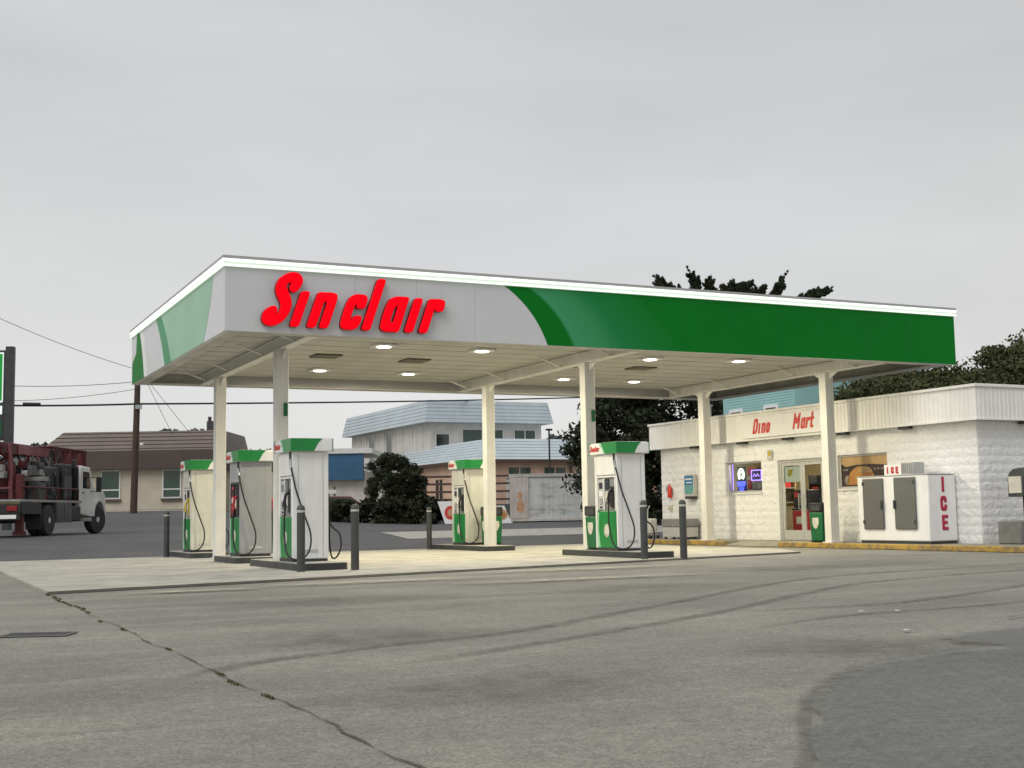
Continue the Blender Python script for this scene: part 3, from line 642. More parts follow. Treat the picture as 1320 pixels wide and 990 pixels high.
# ================================================================== fuel dispensers
def make_pump():
    t = thing('fuel_dispenser', '', 'pump')
    box('cabinet', 'pump_pale', t, -.30, .30, -.40, .40, 0.0, 2.02)
    box('plinth', 'dark', t, -.33, .33, -.45, .45, 0.001, .045)
    for s in (-1, 1):
        y0, y1 = sorted((s*.402, s*.47))
        p = MB().box(-.345, .345, y0, y1, .048, 2.018).build('side_panel', 'pump_white', t, .018, seg=3)
        q0, q1 = sorted((s*.471, s*.476))
        for gx_ in (-.235, .235): box('groove', 'ltgrey', p, gx_-.006, gx_+.006, q0, q1, .10, 1.97)
        box('vent', 'ltgrey', p, -.14, .14, q0, q1, .16, .22)
    for s in (-1, 1):
        def fx(a, c): return sorted((s*a, s*c))
        x0, x1 = fx(.302, .345); d = box('lower_door', 'green', t, x0, x1, -.385, .385, .06, .82, .012)
        x0, x1 = fx(.3455, .350)
        ov = [(.105*math.cos(k*.314), .42+.14*math.sin(k*.314)) for k in range(20)]
        MB().prism(ov, 'x', x0, x1).build('emblem', 'sticker', d)
        x0, x1 = fx(.3455, .349)
        MB().prism([(.38, .07), (.38, .80), (.30, .80), (.33, .45), (.27, .07)], 'x', x0, x1).build('pale_stripe', 'green_lt', d)
        x0, x1 = fx(.347, .353); MB().prism([(-.02, .30), (.03, .30), (.03, .35), (-.02, .35)], 'x', x0, x1).build('lock', 'steel', d)
        # recessed console
        x0, x1 = fx(.302, .312); box('console', 'grey', t, x0, x1, -.39, .39, .84, 1.56)
        x0, x1 = fx(.313, .345); fz = MB()
        fz.box(x0, x1, -.39, -.355, .83, 1.565); fz.box(x0, x1, .355, .39, .83, 1.565); fz.box(x0, x1, -.354, .354, 1.53, 1.565); fz.box(x0, x1, .08, .105, .83, 1.529)
        fz.build('console_frame', 'white', t, .006)
        x0, x1 = fx(.313, .332); cp = box('card_terminal', 'ltgrey', t, x0, x1, .12, .34, .86, 1.50, .008)
        x0, x1 = fx(.3325, .337)
        box('screen', 'screen', cp, x0, x1, .16, .30, 1.30, 1.43); box('price_panel', 'white', cp, x0, x1, .15, .31, 1.14, 1.25)
        kp = box('keypad', 'dark', cp, x0, x1, .17, .29, .97, 1.09); box('card_slot', 'black', cp, x0, x1, .18, .28, .89, .93)
        x0, x1 = fx(.3375, .341)
        for r_ in range(3):
            for c_ in range(3): box('key', 'ltgrey', kp, x0, x1, .178+c_*.036, .204+c_*.036, .98+r_*.037, 1.008+r_*.037)
        x0, x1 = fx(.313, .330)
        box('grade_panel', 'screen', t, x0, x1, -.10, .06, 1.28, 1.50, .004); box('grade_panel', 'sticker', t, x0, x1, -.10, .06, 1.02, 1.24, .004)
        # nozzle in its boot
        x0, x1 = fx(.313, .35); bt = box('nozzle_boot', 'black', t, x0, x1, -.32, -.16, .90, 1.34, .012)
        nz = MB(); nz.tube([(s*.36, -.24, 1.28), (s*.41, -.24, 1.22), (s*.43, -.24, 1.10), (s*.41, -.24, 1.0)], .028, 8); nz.tube([(s*.44, -.24, 1.12), (s*.475, -.24, 1.06), (s*.44, -.24, .96)], .010, 6)
        nz.build('nozzle', 'black', t)
        # upper white panel
        x0, x1 = fx(.302, .345); up = box('upper_panel', 'pump_white', t, x0, x1, -.39, .39, 1.58, 2.015, .012)
        hp = [(-.37, -.38, 2.02), (-.37, -.42, 1.82), (-.35, -.49, 1.60), (-.28, -.54, 1.25), (-.15, -.58, .85), (-.04, -.60, .50), (-.06, -.60, .22), (-.18, -.59, .07), (-.34, -.54, .05), (-.43, -.40, .16), (-.44, -.27, .50), (-.43, -.24, .85), (-.415, -.24, 1.0)]
        if s > 0: hp = [(.37, .36, 2.02), (.38, .33, 1.82), (.39, .28, 1.5), (.42, .10, 1.0), (.50, -.12, .66), (.62, -.25, .50), (.64, -.30, .28), (.56, -.32, .08), (.46, -.30, .06), (.43, -.25, .35), (.43, -.24, .80), (.415, -.24, 1.0)]
        # smooth the hose
        P = [Vector(p) for p in hp]; fine = []
        for i in range(len(P)-1):
            p0 = P[max(i-1, 0)]; p1 = P[i]; p2 = P[i+1]; p3 = P[min(i+2, len(P)-1)]
            for k in range(4):
                u = k/4; fine.append(0.5*((2*p1)+(-p0+p2)*u+(2*p0-5*p1+4*p2-p3)*u*u+(-p0+3*p1-3*p2+p3)*u**3))
        fine.append(P[-1])
        hs = MB().tube(fine, .017, 8).build('hose', 'rubber', t)
        b = MB(); b.tube([fine[3], fine[4], fine[6]], .026, 10); b.build('breakaway_coupling', 'steel', hs)
    # crown
    cr = MB().box(-.40, .40, -.57, .57, 2.022, 2.25).build('crown', 'white', t, .02, seg=3)
    zc0, zc1 = 2.024, 2.262
    for s in (-1, 1):
        x0, x1 = sorted((s*.4005, s*.406))
        MB().prism(([(s*-1*-.572 if 0 else -.574, zc0), (-.574, zc1), (.16, zc1)]+[(.16-.24*(k/6)**.7, zc1+(zc0-zc1)*k/6) for k in range(1, 7)]), 'x', x0, x1).build('crown_graphic', 'green', cr)
        MB().prism([(.06, zc1-.004), (.16, zc1-.004), (.02, zc0+.1), (-.05, zc0+.004), (-.10, zc0+.004), (-.04, zc0+.1)], 'x', *sorted((s*.4065, s*.408))).build('crown_swoosh', 'green_lt', cr)
        word_mesh('lettering', 'Sinclair', 'crownred', cr, (s*.410, (.545 if s < 0 else .215), 2.085), .125, (0, 0, R(-90) if s < 0 else R(90)), .085, .22, .004, .06)
        y0, y1 = sorted((s*.5705, s*.576))
        MB().prism([(-.405, zc1), (.20, zc1), (.12, zc1-.08), (.03, zc0), (-.405, zc0)], 'y', y0, y1).build('crown_graphic', 'green', cr)
    box('crown_top', 'white', cr, -.37, .37, -.54, .54, 2.2505, 2.268, .004)
    return t
proto = make_pump()
PUMPS = [(1.73, 1.0, 'white sided fuel pump in line with the grey pump, two bollards before it'),
         (1.78, 5.15, 'fuel pump with shade darkened grey side panels and red trimmed console on the short island'),
         (1.72, 9.85, 'fuel pump with a yellow nozzle behind a cream column'),
         (8.64, 1.0, 'white sided fuel pump on the island nearest the store, green bin behind it'),
         (8.80, 9.15, 'pale fuel pump beside a bin with a black top')]
for i, (x, y, lb) in enumerate(PUMPS):
    o = proto if i == 0 else copy_tree(proto)
    o.location = (x, y, .16); o['label'] = lb; o['group'] = 'fuel pumps under the canopy'
    for c in o.children:
        k = c.name.split('.')[0]
        if i == 1 and k in ('side_panel',): setmat(c, 'pump_grey_shaded')
        if i == 1 and k in ('upper_panel', 'cabinet'): setmat(c, 'pump_grey_shaded')
        if i == 1 and k in ('console', 'nozzle_boot'): setmat(c, 'poster_dark')
        if i == 1 and k in ('card_terminal', 'console_frame', 'nozzle'): setmat(c, 'redplain' if k != 'console_frame' else 'black')
        if i in (2, 4) and k in ('side_panel', 'upper_panel'): setmat(c, 'pump_pale')
        if i == 2 and k in ('nozzle', 'nozzle_boot'): setmat(c, 'yellow')

# ================================================================== bins
def bin_(x, y, z, label, rz=0, w=.27, h=1.0):
    t = thing('litter_bin', label, 'bin', (x, y, z), rz, 'green litter bins of the station')
    b = MB(); b.add([(-w*.9, -w*.9, .03), (w*.9, -w*.9, .03), (w*.9, w*.9, .03), (-w*.9, w*.9, .03), (-w, -w, h*.76), (w, -w, h*.76), (w, w, h*.76), (-w, w, h*.76)], [(0, 3, 2, 1), (4, 5, 6, 7), (0, 1, 5, 4), (1, 2, 6, 5), (2, 3, 7, 6), (3, 0, 4, 7)])
    b.build('body', 'dgreen', t, .03)
    box('base', 'black', t, -w*.92, w*.92, -w*.92, w*.92, 0, .028)
    li = MB().box(-w*1.04, w*1.04, -w*1.04, w*1.04, h*.765, h).build('lid', 'black', t, .03)
    box('flap', 'dark', li, -w*.7, w*.7, -w*1.05, -w*1.041, h*.80, h*.93); box('flap', 'dark', li, -w*1.05, -w*1.041, -w*.7, w*.7, h*.80, h*.93)
    sh = [(-.11, h*.62), (.11, h*.62), (.12, h*.50), (.07, h*.38), (0, h*.34), (-.07, h*.38), (-.12, h*.50)]
    MB().prism(sh, 'x', -w*1.012, -w*1.002).build('badge', 'sticker', t); MB().prism(sh, 'y', -w*1.012, -w*1.002).build('badge', 'sticker', t)
    return t
bin_(9.05, 8.35, .16, 'green bin with black top beside the pale pump and a column', 0, .22, 1.0)
bin_(8.62, 1.85, .16, 'green bin squeezed between a pump and a column', 0, .24, .95)
SA = 0.01914; SX, SY = 16.346, -1.540
def SW(x, y, z=0): return (SX+x*math.cos(SA)-y*math.sin(SA), SY+x*math.sin(SA)+y*math.cos(SA), z)
bin_(15.62, 2.92, .125, 'green bin with white badge before the glass store door', SA, .24, .98)

# ================================================================== store
def at_store(o): o.location = (SX, SY, 0); o.rotation_euler = (0, 0, SA); return o
wk = MB(); wk.prism([(-1.0, 13.4), (-1.0, 7.95), (.7, 7.95), (.7, 13.4)], 'z', 0, .12)
wk.prism([(-1.0, 5.65), (-1.0, -6), (6, -6), (6, .6), (.7, .6), (.7, 5.65)], 'z', 0, .12)
wk.prism([(-.55, 5.651), (.7, 5.651), (.7, 7.949), (-.55, 7.949)], 'z', 0, .118)
wk.add([(-1.12, 5.66, .01), (-.551, 5.66, .118), (-.551, 7.94, .118), (-1.12, 7.94, .01)], [(0, 1, 2, 3)])
struct(at_store(wk.build('sidewalk', 'walk')))
for y0, y1 in ((-6.0, -4.2), (-4.19, -2.2), (-2.19, -.2), (-.19, 1.8), (1.81, 3.8), (3.81, 5.65), (7.95, 9.9), (9.91, 11.8), (11.81, 13.4)):
    struct(at_store(MB().box(-1.14, -1.001, y0, y1, 0, .128).build('curb', 'kerb_paint', None, .02)))
st = at_store(thing('store', 'low white painted block store with ribbed parapet and glass doors', 'store'))
WX = .25; Y0, Y1 = .25, 12.93; DEP = 9.0; ZW0, ZW1 = .12, 2.87
OP = [(7.96, 9.62, 1.44, 2.31), (5.46, 7.25, .12, 2.28), (3.09, 4.86, 1.45, 2.30)]
wall = bpy.data.objects.new('wall', None)
wm = MB(); ys = sorted({Y0, Y1} | {o[0] for o in OP} | {o[1] for o in OP})
for a, c in zip(ys[:-1], ys[1:]):
    op = [o for o in OP if o[0] <= a+1e-6 and o[1] >= c-1e-6]
    if not op: wm.box(WX+.03, WX+.2, a, c, .115, ZW1)
    else:
        if op[0][2] > .13: wm.box(WX+.03, WX+.2, a, c, .115, op[0][2])
        wm.box(WX+.03, WX+.2, a, c, op[0][3], ZW1)
wm.box(WX+.2, WX+DEP, Y0+.03, Y0+.2, .115, ZW1); wm.box(WX+.2, WX+DEP, Y1-.2, Y1, .115, ZW1); wm.box(WX+DEP-.2, WX+DEP, Y0+.2, Y1-.2, .115, ZW1)
wall = wm.build('wall', 'wallcore', st)
# split-face blocks
BW, BH = .40, .1964
var = []
for k in range(8):
    vs = []; fs = []; nx_, nz_ = 5, 3
    for i in range(nx_+1):
        for j in range(nz_+1):
            ed = i in (0, nx_) or j in (0, nz_)
            x = (i/nx_-.5); z = (j/nz_-.5)
            if not ed: x += random.uniform(-.06, .06); z += random.uniform(-.09, .09)
            vs.append((-random.uniform(.002, .012) if ed else -random.uniform(.008, .024), x*.996, z*.99))
    fs = [(i*(nz_+1)+j, (i+1)*(nz_+1)+j, (i+1)*(nz_+1)+j+1, i*(nz_+1)+j+1) for i in range(nx_) for j in range(nz_)]
    k0 = len(vs); ring_ = [i*(nz_+1) for i in range(nx_+1)]+[nx_*(nz_+1)+j for j in range(1, nz_+1)]+[i*(nz_+1)+nz_ for i in range(nx_-1, -1, -1)]+[j for j in range(nz_-1, 0, -1)]
    for q in ring_: vs.append((.03, vs[q][1], vs[q][2]))
    n_ = len(ring_)
    for q in range(n_): fs.append((ring_[q], ring_[(q+1) % n_], k0+(q+1) % n_, k0+q))
    me = bpy.data.meshes.new('block'); me.from_pydata(vs, [], fs); me.materials.append(M['block'])
    bb = bmesh.new(); bb.from_mesh(me); bmesh.ops.recalc_face_normals(bb, faces=bb.faces); bb.to_mesh(me); bb.free(); var.append(me)
cells = []
row = 0; z = ZW0
while z < ZW1-.02:
    z1 = min(z+BH, ZW1)
    for side, lo, hi in (('f', Y0, Y1), ('s', WX+.0, WX+4.4)):
        y = lo-(BW/2 if row % 2 else 0)
        while y < hi-.02:
            a, c = max(y, lo), min(y+BW, hi); rects = [(a, c, z, z1)]
            if side == 'f':
                for o in OP:
                    nr = []
                    for (p, q, r, s) in rects:
                        if q <= o[0]+.001 or p >= o[1]-.001 or s <= o[2]+.001 or r >= o[3]-.001: nr.append((p, q, r, s)); continue
                        if p < o[0]: nr.append((p, o[0], r, s))
                        if q > o[1]: nr.append((o[1], q, r, s))
                        pp0, qq0 = max(p, o[0]), min(q, o[1])
                        if r < o[2]: nr.append((pp0, qq0, r, o[2]))
                        if s > o[3]: nr.append((pp0, qq0, o[3], s))
                    rects = nr
            for rc in rects:
                if rc[1]-rc[0] > .03 and rc[3]-rc[2] > .02: cells.append((side, rc))
            y += BW
    z = z1; row += 1
# nearest first become single parts
cells.sort(key=lambda c: (0 if c[0] == 's' and c[1][0] < 2.2 else 1, c[1][0] if c[0] == 'f' else c[1][0]+ (0 if c[1][0] < 2.2 else 99)))
rest = MB()
for i, (side, (a, c, z0, z1)) in enumerate(cells):
    me = random.choice(var); cy, cz = (a+c)/2, (z0+z1)/2; sy, sz = c-a, z1-z0
    fl_ = random.choice((-1, 1))
    if i < 300:
        o = bpy.data.objects.new('block', me); link(o, wall)
        if side == 'f': o.location = (WX, cy, cz); o.scale = (1, sy*fl_, sz)
        else: o.location = (cy, Y0, cz); o.rotation_euler = (0, 0, R(90)); o.scale = (1, sy*fl_, sz)
    else:
        if side == 'f': rest.add([(WX+v.co.x, cy+v.co.y*sy*fl_, cz+v.co.z*sz) for v in me.vertices], [tuple(p.vertices) for p in me.polygons])
        else: rest.add([(cy-v.co.y*sy*fl_, Y0+v.co.x, cz+v.co.z*sz) for v in me.vertices], [tuple(p.vertices) for p in me.polygons])
ro = rest.build('block_field', 'block', wall, smooth=False); ro['kind'] = 'stuff'
# ribbed parapet
def ribbed(pts_dir, length, z0, z1, pitch=.13):
    prof = []; s = 0
    while s < length-.001:
        e_ = min(s+pitch, length); prof += [(s, 0), (s+pitch*.62, 0), (s+pitch*.68, -.011), (s+pitch*.94, -.011)]; s = e_
    prof = [(min(a, length), d) for a, d in prof]+[(length, 0)]
    b = MB(); vs = []
    for a, d in prof:
        for zz in (z0, z1): vs.append(pts_dir(a, d, zz))
    b.add(vs, [(2*i, 2*i+2, 2*i+3, 2*i+1) for i in range(len(prof)-1)]); return b
PL = 13.18
pf = ribbed(lambda a, d, zz: (d, a, zz), PL, 2.90, 3.60).build('parapet', 'rib', st, smooth=False)
ps = ribbed(lambda a, d, zz: (a, d, zz), 9.5, 2.90, 3.60).build('parapet', 'rib', st, smooth=False)
b = MB(); b.box(.003, .06, .003, PL, 2.89, 3.61); b.box(.061, 9.5, .003, .06, 2.89, 3.61); b.box(.061, 9.5, PL-.06, PL, 2.89, 3.61); b.build('parapet_core', 'rib', st)
b = MB(); b.box(-.045, .10, -.045, PL+.04, 3.602, 3.67); b.box(.101, 9.5, -.045, .10, 3.602, 3.67); b.box(.101, 9.5, PL-.10, PL+.04, 3.602, 3.67); b.build('coping', 'rib', st, .008)
b = MB(); b.box(-.035, .02, -.035, PL+.03, 2.862, 2.898); b.box(.021, 9.5, -.035, .02, 2.862, 2.898); b.build('drip_trim', 'rib', st)
box('soffit', 'rib', st, .021, 9.5, .021, PL-.01, 2.872, 2.886)
box('roof', 'cap', st, .061, 9.5, .061, PL-.061, 3.30, 3.34)
for y in (2.3, 4.46, 6.62, 8.62, 10.91): box('soffit_light', 'dark', st, .03, .19, y-.17, y+.17, 2.80, 2.871, .01)
box('soffit_light', 'dark', st, 1.5, 1.84, .03, .19, 2.80, 2.871, .01)
# sign panel and lettering (gap between the words is left plain)
sp = box('sign_panel', 'board', pf, -.05, -.024, 5.0, 8.35, 2.93, 3.50, .004)
for ch, y in zip('Dino', (7.93, 7.69, 7.56, 7.36)):
    o = letter(ch, 'crownred', 'crownred', sp, (-.062, y, 3.03), .43, .086, .24, .03, .025, (0, 0, R(-90)))
for ch, y in zip('Mart', (6.22, 5.91, 5.71, 5.545)):
    o = letter(ch, 'crownred', 'crownred', sp, (-.062, y, 3.05), .43, .086, .24, .03, .025, (0, 0, R(-90)))
# windows and door
def window(y0, y1, z0, z1, nm='window'):
    wv = MB(); t_ = .05; x0, x1 = WX+.06, WX+.12
    wv.box(x0, x1, y0, y1, z0, z0+t_); wv.box(x0, x1, y0, y1, z1-t_, z1); wv.box(x0, x1, y0, y0+t_, z0+t_, z1-t_); wv.box(x0, x1, y1-t_, y1, z0+t_, z1-t_)
    f_ = wv.build(nm, 'alu', st, .004); box('pane', 'glass', f_, x0+.03, x0+.036, y0+t_, y1-t_, z0+t_, z1-t_); return f_
f1 = window(*OP[0]); f2 = window(*OP[2])
box('sill', 'wallcore', f1, WX-.05, WX+.06, OP[0][0]-.03, OP[0][1]+.03, OP[0][2]-.05, OP[0][2]); box('sill', 'wallcore', f2, WX-.05, WX+.06, OP[2][0]-.03, OP[2][1]+.03, OP[2][2]-.05, OP[2][2])
df = MB(); y0, y1, z0, z1 = OP[1]; x0, x1 = WX+.05, WX+.16
df.box(x0, x1, y0, y0+.06, z0, z1); df.box(x0, x1, y1-.06, y1, z0, z1); df.box(x0, x1, y0+.06, y1-.06, z1-.07, z1)
dfo = df.build('door_frame', 'alu', st, .005); mid = (y0+y1)/2
for a, c in ((y0+.065, mid-.004), (mid+.004, y1-.065)):
    lv = MB(); xa, xb = WX+.07, WX+.12
    lv.box(xa, xb, a, a+.07, z0+.01, z1-.08); lv.box(xa, xb, c-.07, c, z0+.01, z1-.08); lv.box(xa, xb, a+.07, c-.07, z1-.16, z1-.08); lv.box(xa, xb, a+.07, c-.07, z0+.01, z0+.27)
    lo_ = lv.build('door', 'alu', st, .004); box('pane', 'glass', lo_, xa+.02, xa+.026, a+.07, c-.07, z0+.27, z1-.16)
    hy = c-.11 if a < mid-.1 else a+.11
    hy = (mid-.10) if c < mid else (mid+.10)
    MB().tube([(xa, hy, .95), (xa-.06, hy, .95), (xa-.06, hy, 1.35), (xa, hy, 1.35)], .012, 8).build('handle', 'steel', lo_)
# interior shell
b = MB(); b.box(WX+.21, WX+4.2, Y0+.3, Y1-.3, .121, .13); b.build('interior_floor', 'walk', st)
b = MB(); b.box(WX+4.2, WX+4.3, Y0+.3, Y1-.3, .121, 2.8); b.build('interior_wall', 'interior', st)
b = MB(); b.box(WX+.21, WX+4.2, Y0+.3, Y1-.3, 2.70, 2.74); b.build('interior_ceiling', 'white', st)
for y in (4.0, 6.4, 9.0):
    o = box('ceiling_fixture', 'white', st, WX+1.2, WX+1.5, y-.6, y+.6, 2.62, 2.69)
    ld = bpy.data.lights.new('shop_lamp', 'AREA'); ld.shape = 'RECTANGLE'; ld.size = .28; ld.size_y = 1.1; ld.energy = 100; ld.color = (1, .88, .66)
    lo = bpy.data.objects.new('shop_lamp', ld); link(lo, o); lo.location = (WX+1.35, y, 2.615)
# roof vents
for x, y, s, h in ((1.6, 12.35, .12, .75), (1.6, 11.35, .2, .35), (3.0, 12.2, .2, .1)):
    v = box('roof_vent', 'ltgrey', st, x-s, x+s, y-s, y+s, 3.341, 3.45+h, .01); box('vent_cap', 'steel', v, x-s*1.25, x+s*1.25, y-s*1.25, y+s*1.25, 3.451+h, 3.51+h)
tag(st, None)
# things inside behind the glass
def sthing(name, label, cat, x, y, z, grp=None, rz=0): return thing(name, label, cat, SW(x, y, z), SA+rz, grp)
t = sthing('drink_cooler', 'red drinks cooler standing low behind the glass store door', 'cooler', WX+.75, 6.95, .13)
box('body', 'redplain', t, -.25, .25, -.38, .38, 0, .78, .02); box('label_panel', 'board', t, -.262, -.252, -.22, .20, .42, .62); box('lid', 'black', t, -.26, .26, -.39, .39, .79, .84, .01)
t = sthing('coffee_machine', 'black coffee machine with grey front standing on the red cooler inside the door', 'machine', WX+.72, 6.98, .975)
box('body', 'black', t, -.2, .2, -.3, .3, 0, .5, .02); box('front', 'poster_grey', t, -.212, -.2005, -.24, .06, .08, .36); box('spout', 'steel', t, -.26, -.2125, -.1, -.04, .28, .34); box('lamp_strip', 'redplain', t, -.212, -.2005, .10, .24, .30, .44)
t = sthing('goods_box', 'grey printed carton on the floor behind the second door leaf', 'carton', WX+.6, 6.05, .13)
box('body', 'poster_grey', t, -.2, .2, -.3, .3, 0, .5, .01); box('print', 'board', t, -.206, -.2005, -.2, .1, .15, .35)
t = sthing('newspaper_rack', 'dark rack of papers above the cooler inside the store door', 'rack', WX+1.35, 6.85, .13)
for z in (.9, 1.2, 1.5): box('shelf', 'dark', t, -.2, .2, -.5, .5, z, z+.03)
for s in (-1, 1): box('upright', 'black', t, -.2, .2, s*.5-.02, s*.5+.02, 0, 1.75)
for k, (y, z, m_) in enumerate(((-.3, .93, 'ltgrey'), (0.02, .93, 'tealbox'), (.3, .93, 'black'), (-.3, 1.23, 'redplain'), (0.05, 1.23, 'black'), (.32, 1.23, 'crownred'), (-.25, 1.53, 'poster_grey'), (.1, 1.53, 'black'))):
    box('paper_stack', m_, t, -.16, .1, y-.13, y+.13, z, z+.2)
t = sthing('snack_shelf', 'shelf of dark snack packets behind the second glass door leaf', 'shelf', WX+1.1, 5.95, .13)
for z in (.3, .7, 1.1, 1.45): box('shelf', 'grey', t, -.2, .2, -.36, .36, z, z+.03)
for s in (-1, 1): box('upright', 'grey', t, -.2, .2, s*.38-.02, s*.38+.02, 0, 1.6)
cols = ['poster_dark', 'redplain', 'yellow', 'crownred', 'tealbox', 'board', 'bluebox', 'poster_orange']
for z in (.33, .73, 1.13, 1.48):
    for k in range(4): box('packet', random.choice(cols), t, -.15, .1, -.33+k*.17, -.19+k*.17, z, z+random.uniform(.14, .26))
t = sthing('door_notice', 'pale notice with a yellow mark stuck inside the store door', 'notice', WX+.118, 6.85, 1.68)
box('sheet', 'board', t, 0, .004, -.36, .30, 0, .42); MB().prism([(-.02, .2), (.06, .14), (.16, .2), (.10, .28), (.14, .36), (.02, .33), (-.08, .36), (-.04, .26)], 'x', -.003, -.0005).build('mark', 'yellow', t)
t = sthing('window_shelf', 'tan goods shelf behind the neon lit window', 'shelf', WX+.9, 8.8, .13)
box('back', 'poster_tan', t, .2, .24, -.9, .9, .9, 2.3)
for z in (1.0, 1.4, 1.8): box('shelf', 'grey', t, -.2, .2, -.9, .9, z, z+.03)
for z in (1.03, 1.43, 1.83):
    for k in range(8): box('carton', random.choice(['poster_orange', 'poster_dark', 'redplain', 'ltgrey', 'poster_tan']), t, -.15, .1, -.85+k*.21, -.69+k*.21, z, z+random.uniform(.14, .28))
# neon signs
t = sthing('neon_sign', 'glowing white and blue neon sign hanging in the store window', 'neon sign', WX+.17, 9.12, 1.52)
b = MB(); cz = .44
b.tube([(0, .13*math.cos(a), cz+.17*math.sin(a)) for a in [k*.35-.9 for k in range(15)]], .018, 6); b.tube([(0, .07*math.cos(a), cz+.10*math.sin(a)) for a in [k*.4 for k in range(17)]], .016, 6); b.build('white_tube', 'white_e', t)
b = MB(); b.tube([(0, -.17, .22), (0, .17, .22), (0, .13, .12), (0, -.13, .12), (0, -.17, .22)], .02, 6); b.tube([(0, -.09, .06), (0, .09, .06), (0, .06, 0), (0, -.06, 0), (0, -.09, .06)], .018, 6); b.tube([(0, -.13, .17), (0, .13, .17)], .018, 6); b.build('blue_tube', 'blue_e', t)
box('backing', 'black', t, .03, .045, -.2, .2, -.02, .66)
t = sthing('neon_sign', 'purple neon rectangle sign in the store window beside the blue one', 'neon sign', WX+.17, 8.42, 1.78)
b = MB(); b.tube([(0, -.22, 0), (0, .22, 0), (0, .22, .28), (0, -.22, .28), (0, -.22, 0)], .016, 6); b.tube([(0, -.12, .10), (0, -.05, .18), (0, .02, .10), (0, .09, .18), (0, .14, .10)], .01, 6); b.build('purple_tube', 'purple_e', t)
box('backing', 'black', t, .03, .045, -.25, .25, -.03, .31)
b = MB(); b.tube([(0, 0, 0), (0, 0, .75)], .012, 6); b.build('purple_strip', 'purple_e', t).location = (0, 1.08, -.26)
# poster filling the other window
t = sthing('window_poster', 'dark food poster with tan top filling the store window by the freezer', 'poster', WX+.075, 3.14, 1.50)
pw_, ph_ = 1.67, .75
box('sheet', 'poster_dark', t, 0, .006, 0, pw_, 0, ph_)
MB().prism([(0.01, .50), (.5, .54), (1.1, .54), (1.5, .50), (pw_-.01, .58), (pw_-.01, ph_-.01), (.01, ph_-.01)], 'x', -.004, -.0005).build('tan_print', 'poster_tan', t)
MB().prism([(.95+.52*math.cos(a), .04+.46*math.sin(a)) for a in [k*math.pi/14 for k in range(15)]], 'x', -.008, -.0045).build('round_print', 'poster_orange', t)
MB().prism([(.80+.26*math.cos(a), .34+.15*math.sin(a)) for a in [k*math.pi/10 for k in range(11)]], 'x', -.012, -.0085).build('round_print', 'poster_tan', t)
MB().prism([(1.45+.10*math.cos(a), .16+.12*math.sin(a)) for a in [k*.4 for k in range(16)]], 'x', -.008, -.0045).build('badge_print', 'poster_grey', t)
for k, yy in enumerate((.18, .3, .42, 1.42, 1.52)): box('small_print', 'poster_grey', t, -.008, -.0045, yy, yy+.07, .40, .44)
# wall-mounted boxes
t = sthing('wall_box', 'blue and teal printed box mounted on the white store wall', 'box', WX-.04, 11.22, 1.38)
box('shell', 'ltgrey', t, -.14, .0, -.25, .25, 0, .66, .02); box('print', 'bluebox', t, -.146, -.141, -.22, .22, .34, .62); box('print', 'tealbox', t, -.146, -.141, -.22, .22, .08, .335)
box('text_line', 'board', t, -.15, -.1465, -.17, .17, .50, .54); box('text_line', 'board', t, -.15, -.1465, -.17, .12, .40, .43); box('tray', 'dark', t, -.16, -.001, -.2, .2, -.07, -.002, .01)
t = sthing('extinguisher', 'small red extinguisher hung on the white store wall', 'extinguisher', WX-.11, 12.35, 1.36)
MB().lathe([(.055, 0), (.07, .02), (.07, .30), (.045, .36), (.02, .38), (.02, .43)], n=14).build('cylinder', 'crownred', t); MB().tube([(0, 0, .40), (-.06, .05, .38), (-.07, .07, .2)], .012, 6).build('hose', 'black', t); box('bracket', 'steel', t, .0705, .10, -.05, .05, .1, .3)
t = sthing('wall_tap', 'small yellow tap box low on the white store wall', 'tap', WX-.045, 12.38, 1.0)
box('box', 'sticker', t, -.06, .0, -.06, .06, 0, .14, .008); MB().tube([(-.06, 0, .05), (-.12, 0, .05), (-.13, 0, -.02)], .014, 6).build('spout', 'yellow', t)
t = sthing('wall_sign', 'small yellow plate above the glass store door', 'plate', WX-.045, 7.52, 2.32)
box('plate', 'sticker', t, -.02, 0, -.10, .10, 0, .26, .006); box('mark', 'yellow', t, -.025, -.0205, -.06, .06, .1, .22)
t = sthing('metal_cabinet', 'low grey metal cabinet on the walk against the store wall', 'cabinet', -.12, 11.5, .122)
box('body', 'ltgrey', t, -.2, .24, -.62, .62, .06, .36, .01); box('lid', 'grey', t, -.22, .26, -.64, .64, .361, .60, .02)
for y in (-.55, .55): box('leg', 'dark', t, -.16, -.10, y-.03, y+.03, 0, .06); box('leg', 'dark', t, .14, .20, y-.03, y+.03, 0, .06)
box('latch', 'steel', t, -.235, -.2205, -.06, .06, .38, .46)
t = sthing('hand_cart', 'grey bare frame hand cart parked by the store corner', 'cart', -.35, 12.75, .122)
MB().tube([(0, .2, .12), (0, .1, .9), (0, .0, 1.0)], .02, 8).build('handle', 'ltgrey', t); box('deck', 'grey', t, -.15, .15, -.25, .2, .10, .14, .01); box('load', 'ltgrey', t, -.14, .14, -.2, .12, .145, .62, .05)
for y in (-.2, .2):
    for x in (-.15, .15): MB().tube([(x-.02, y, .06), (x+.02, y, .06)], .06, 12).build('wheel', 'rubber', t)

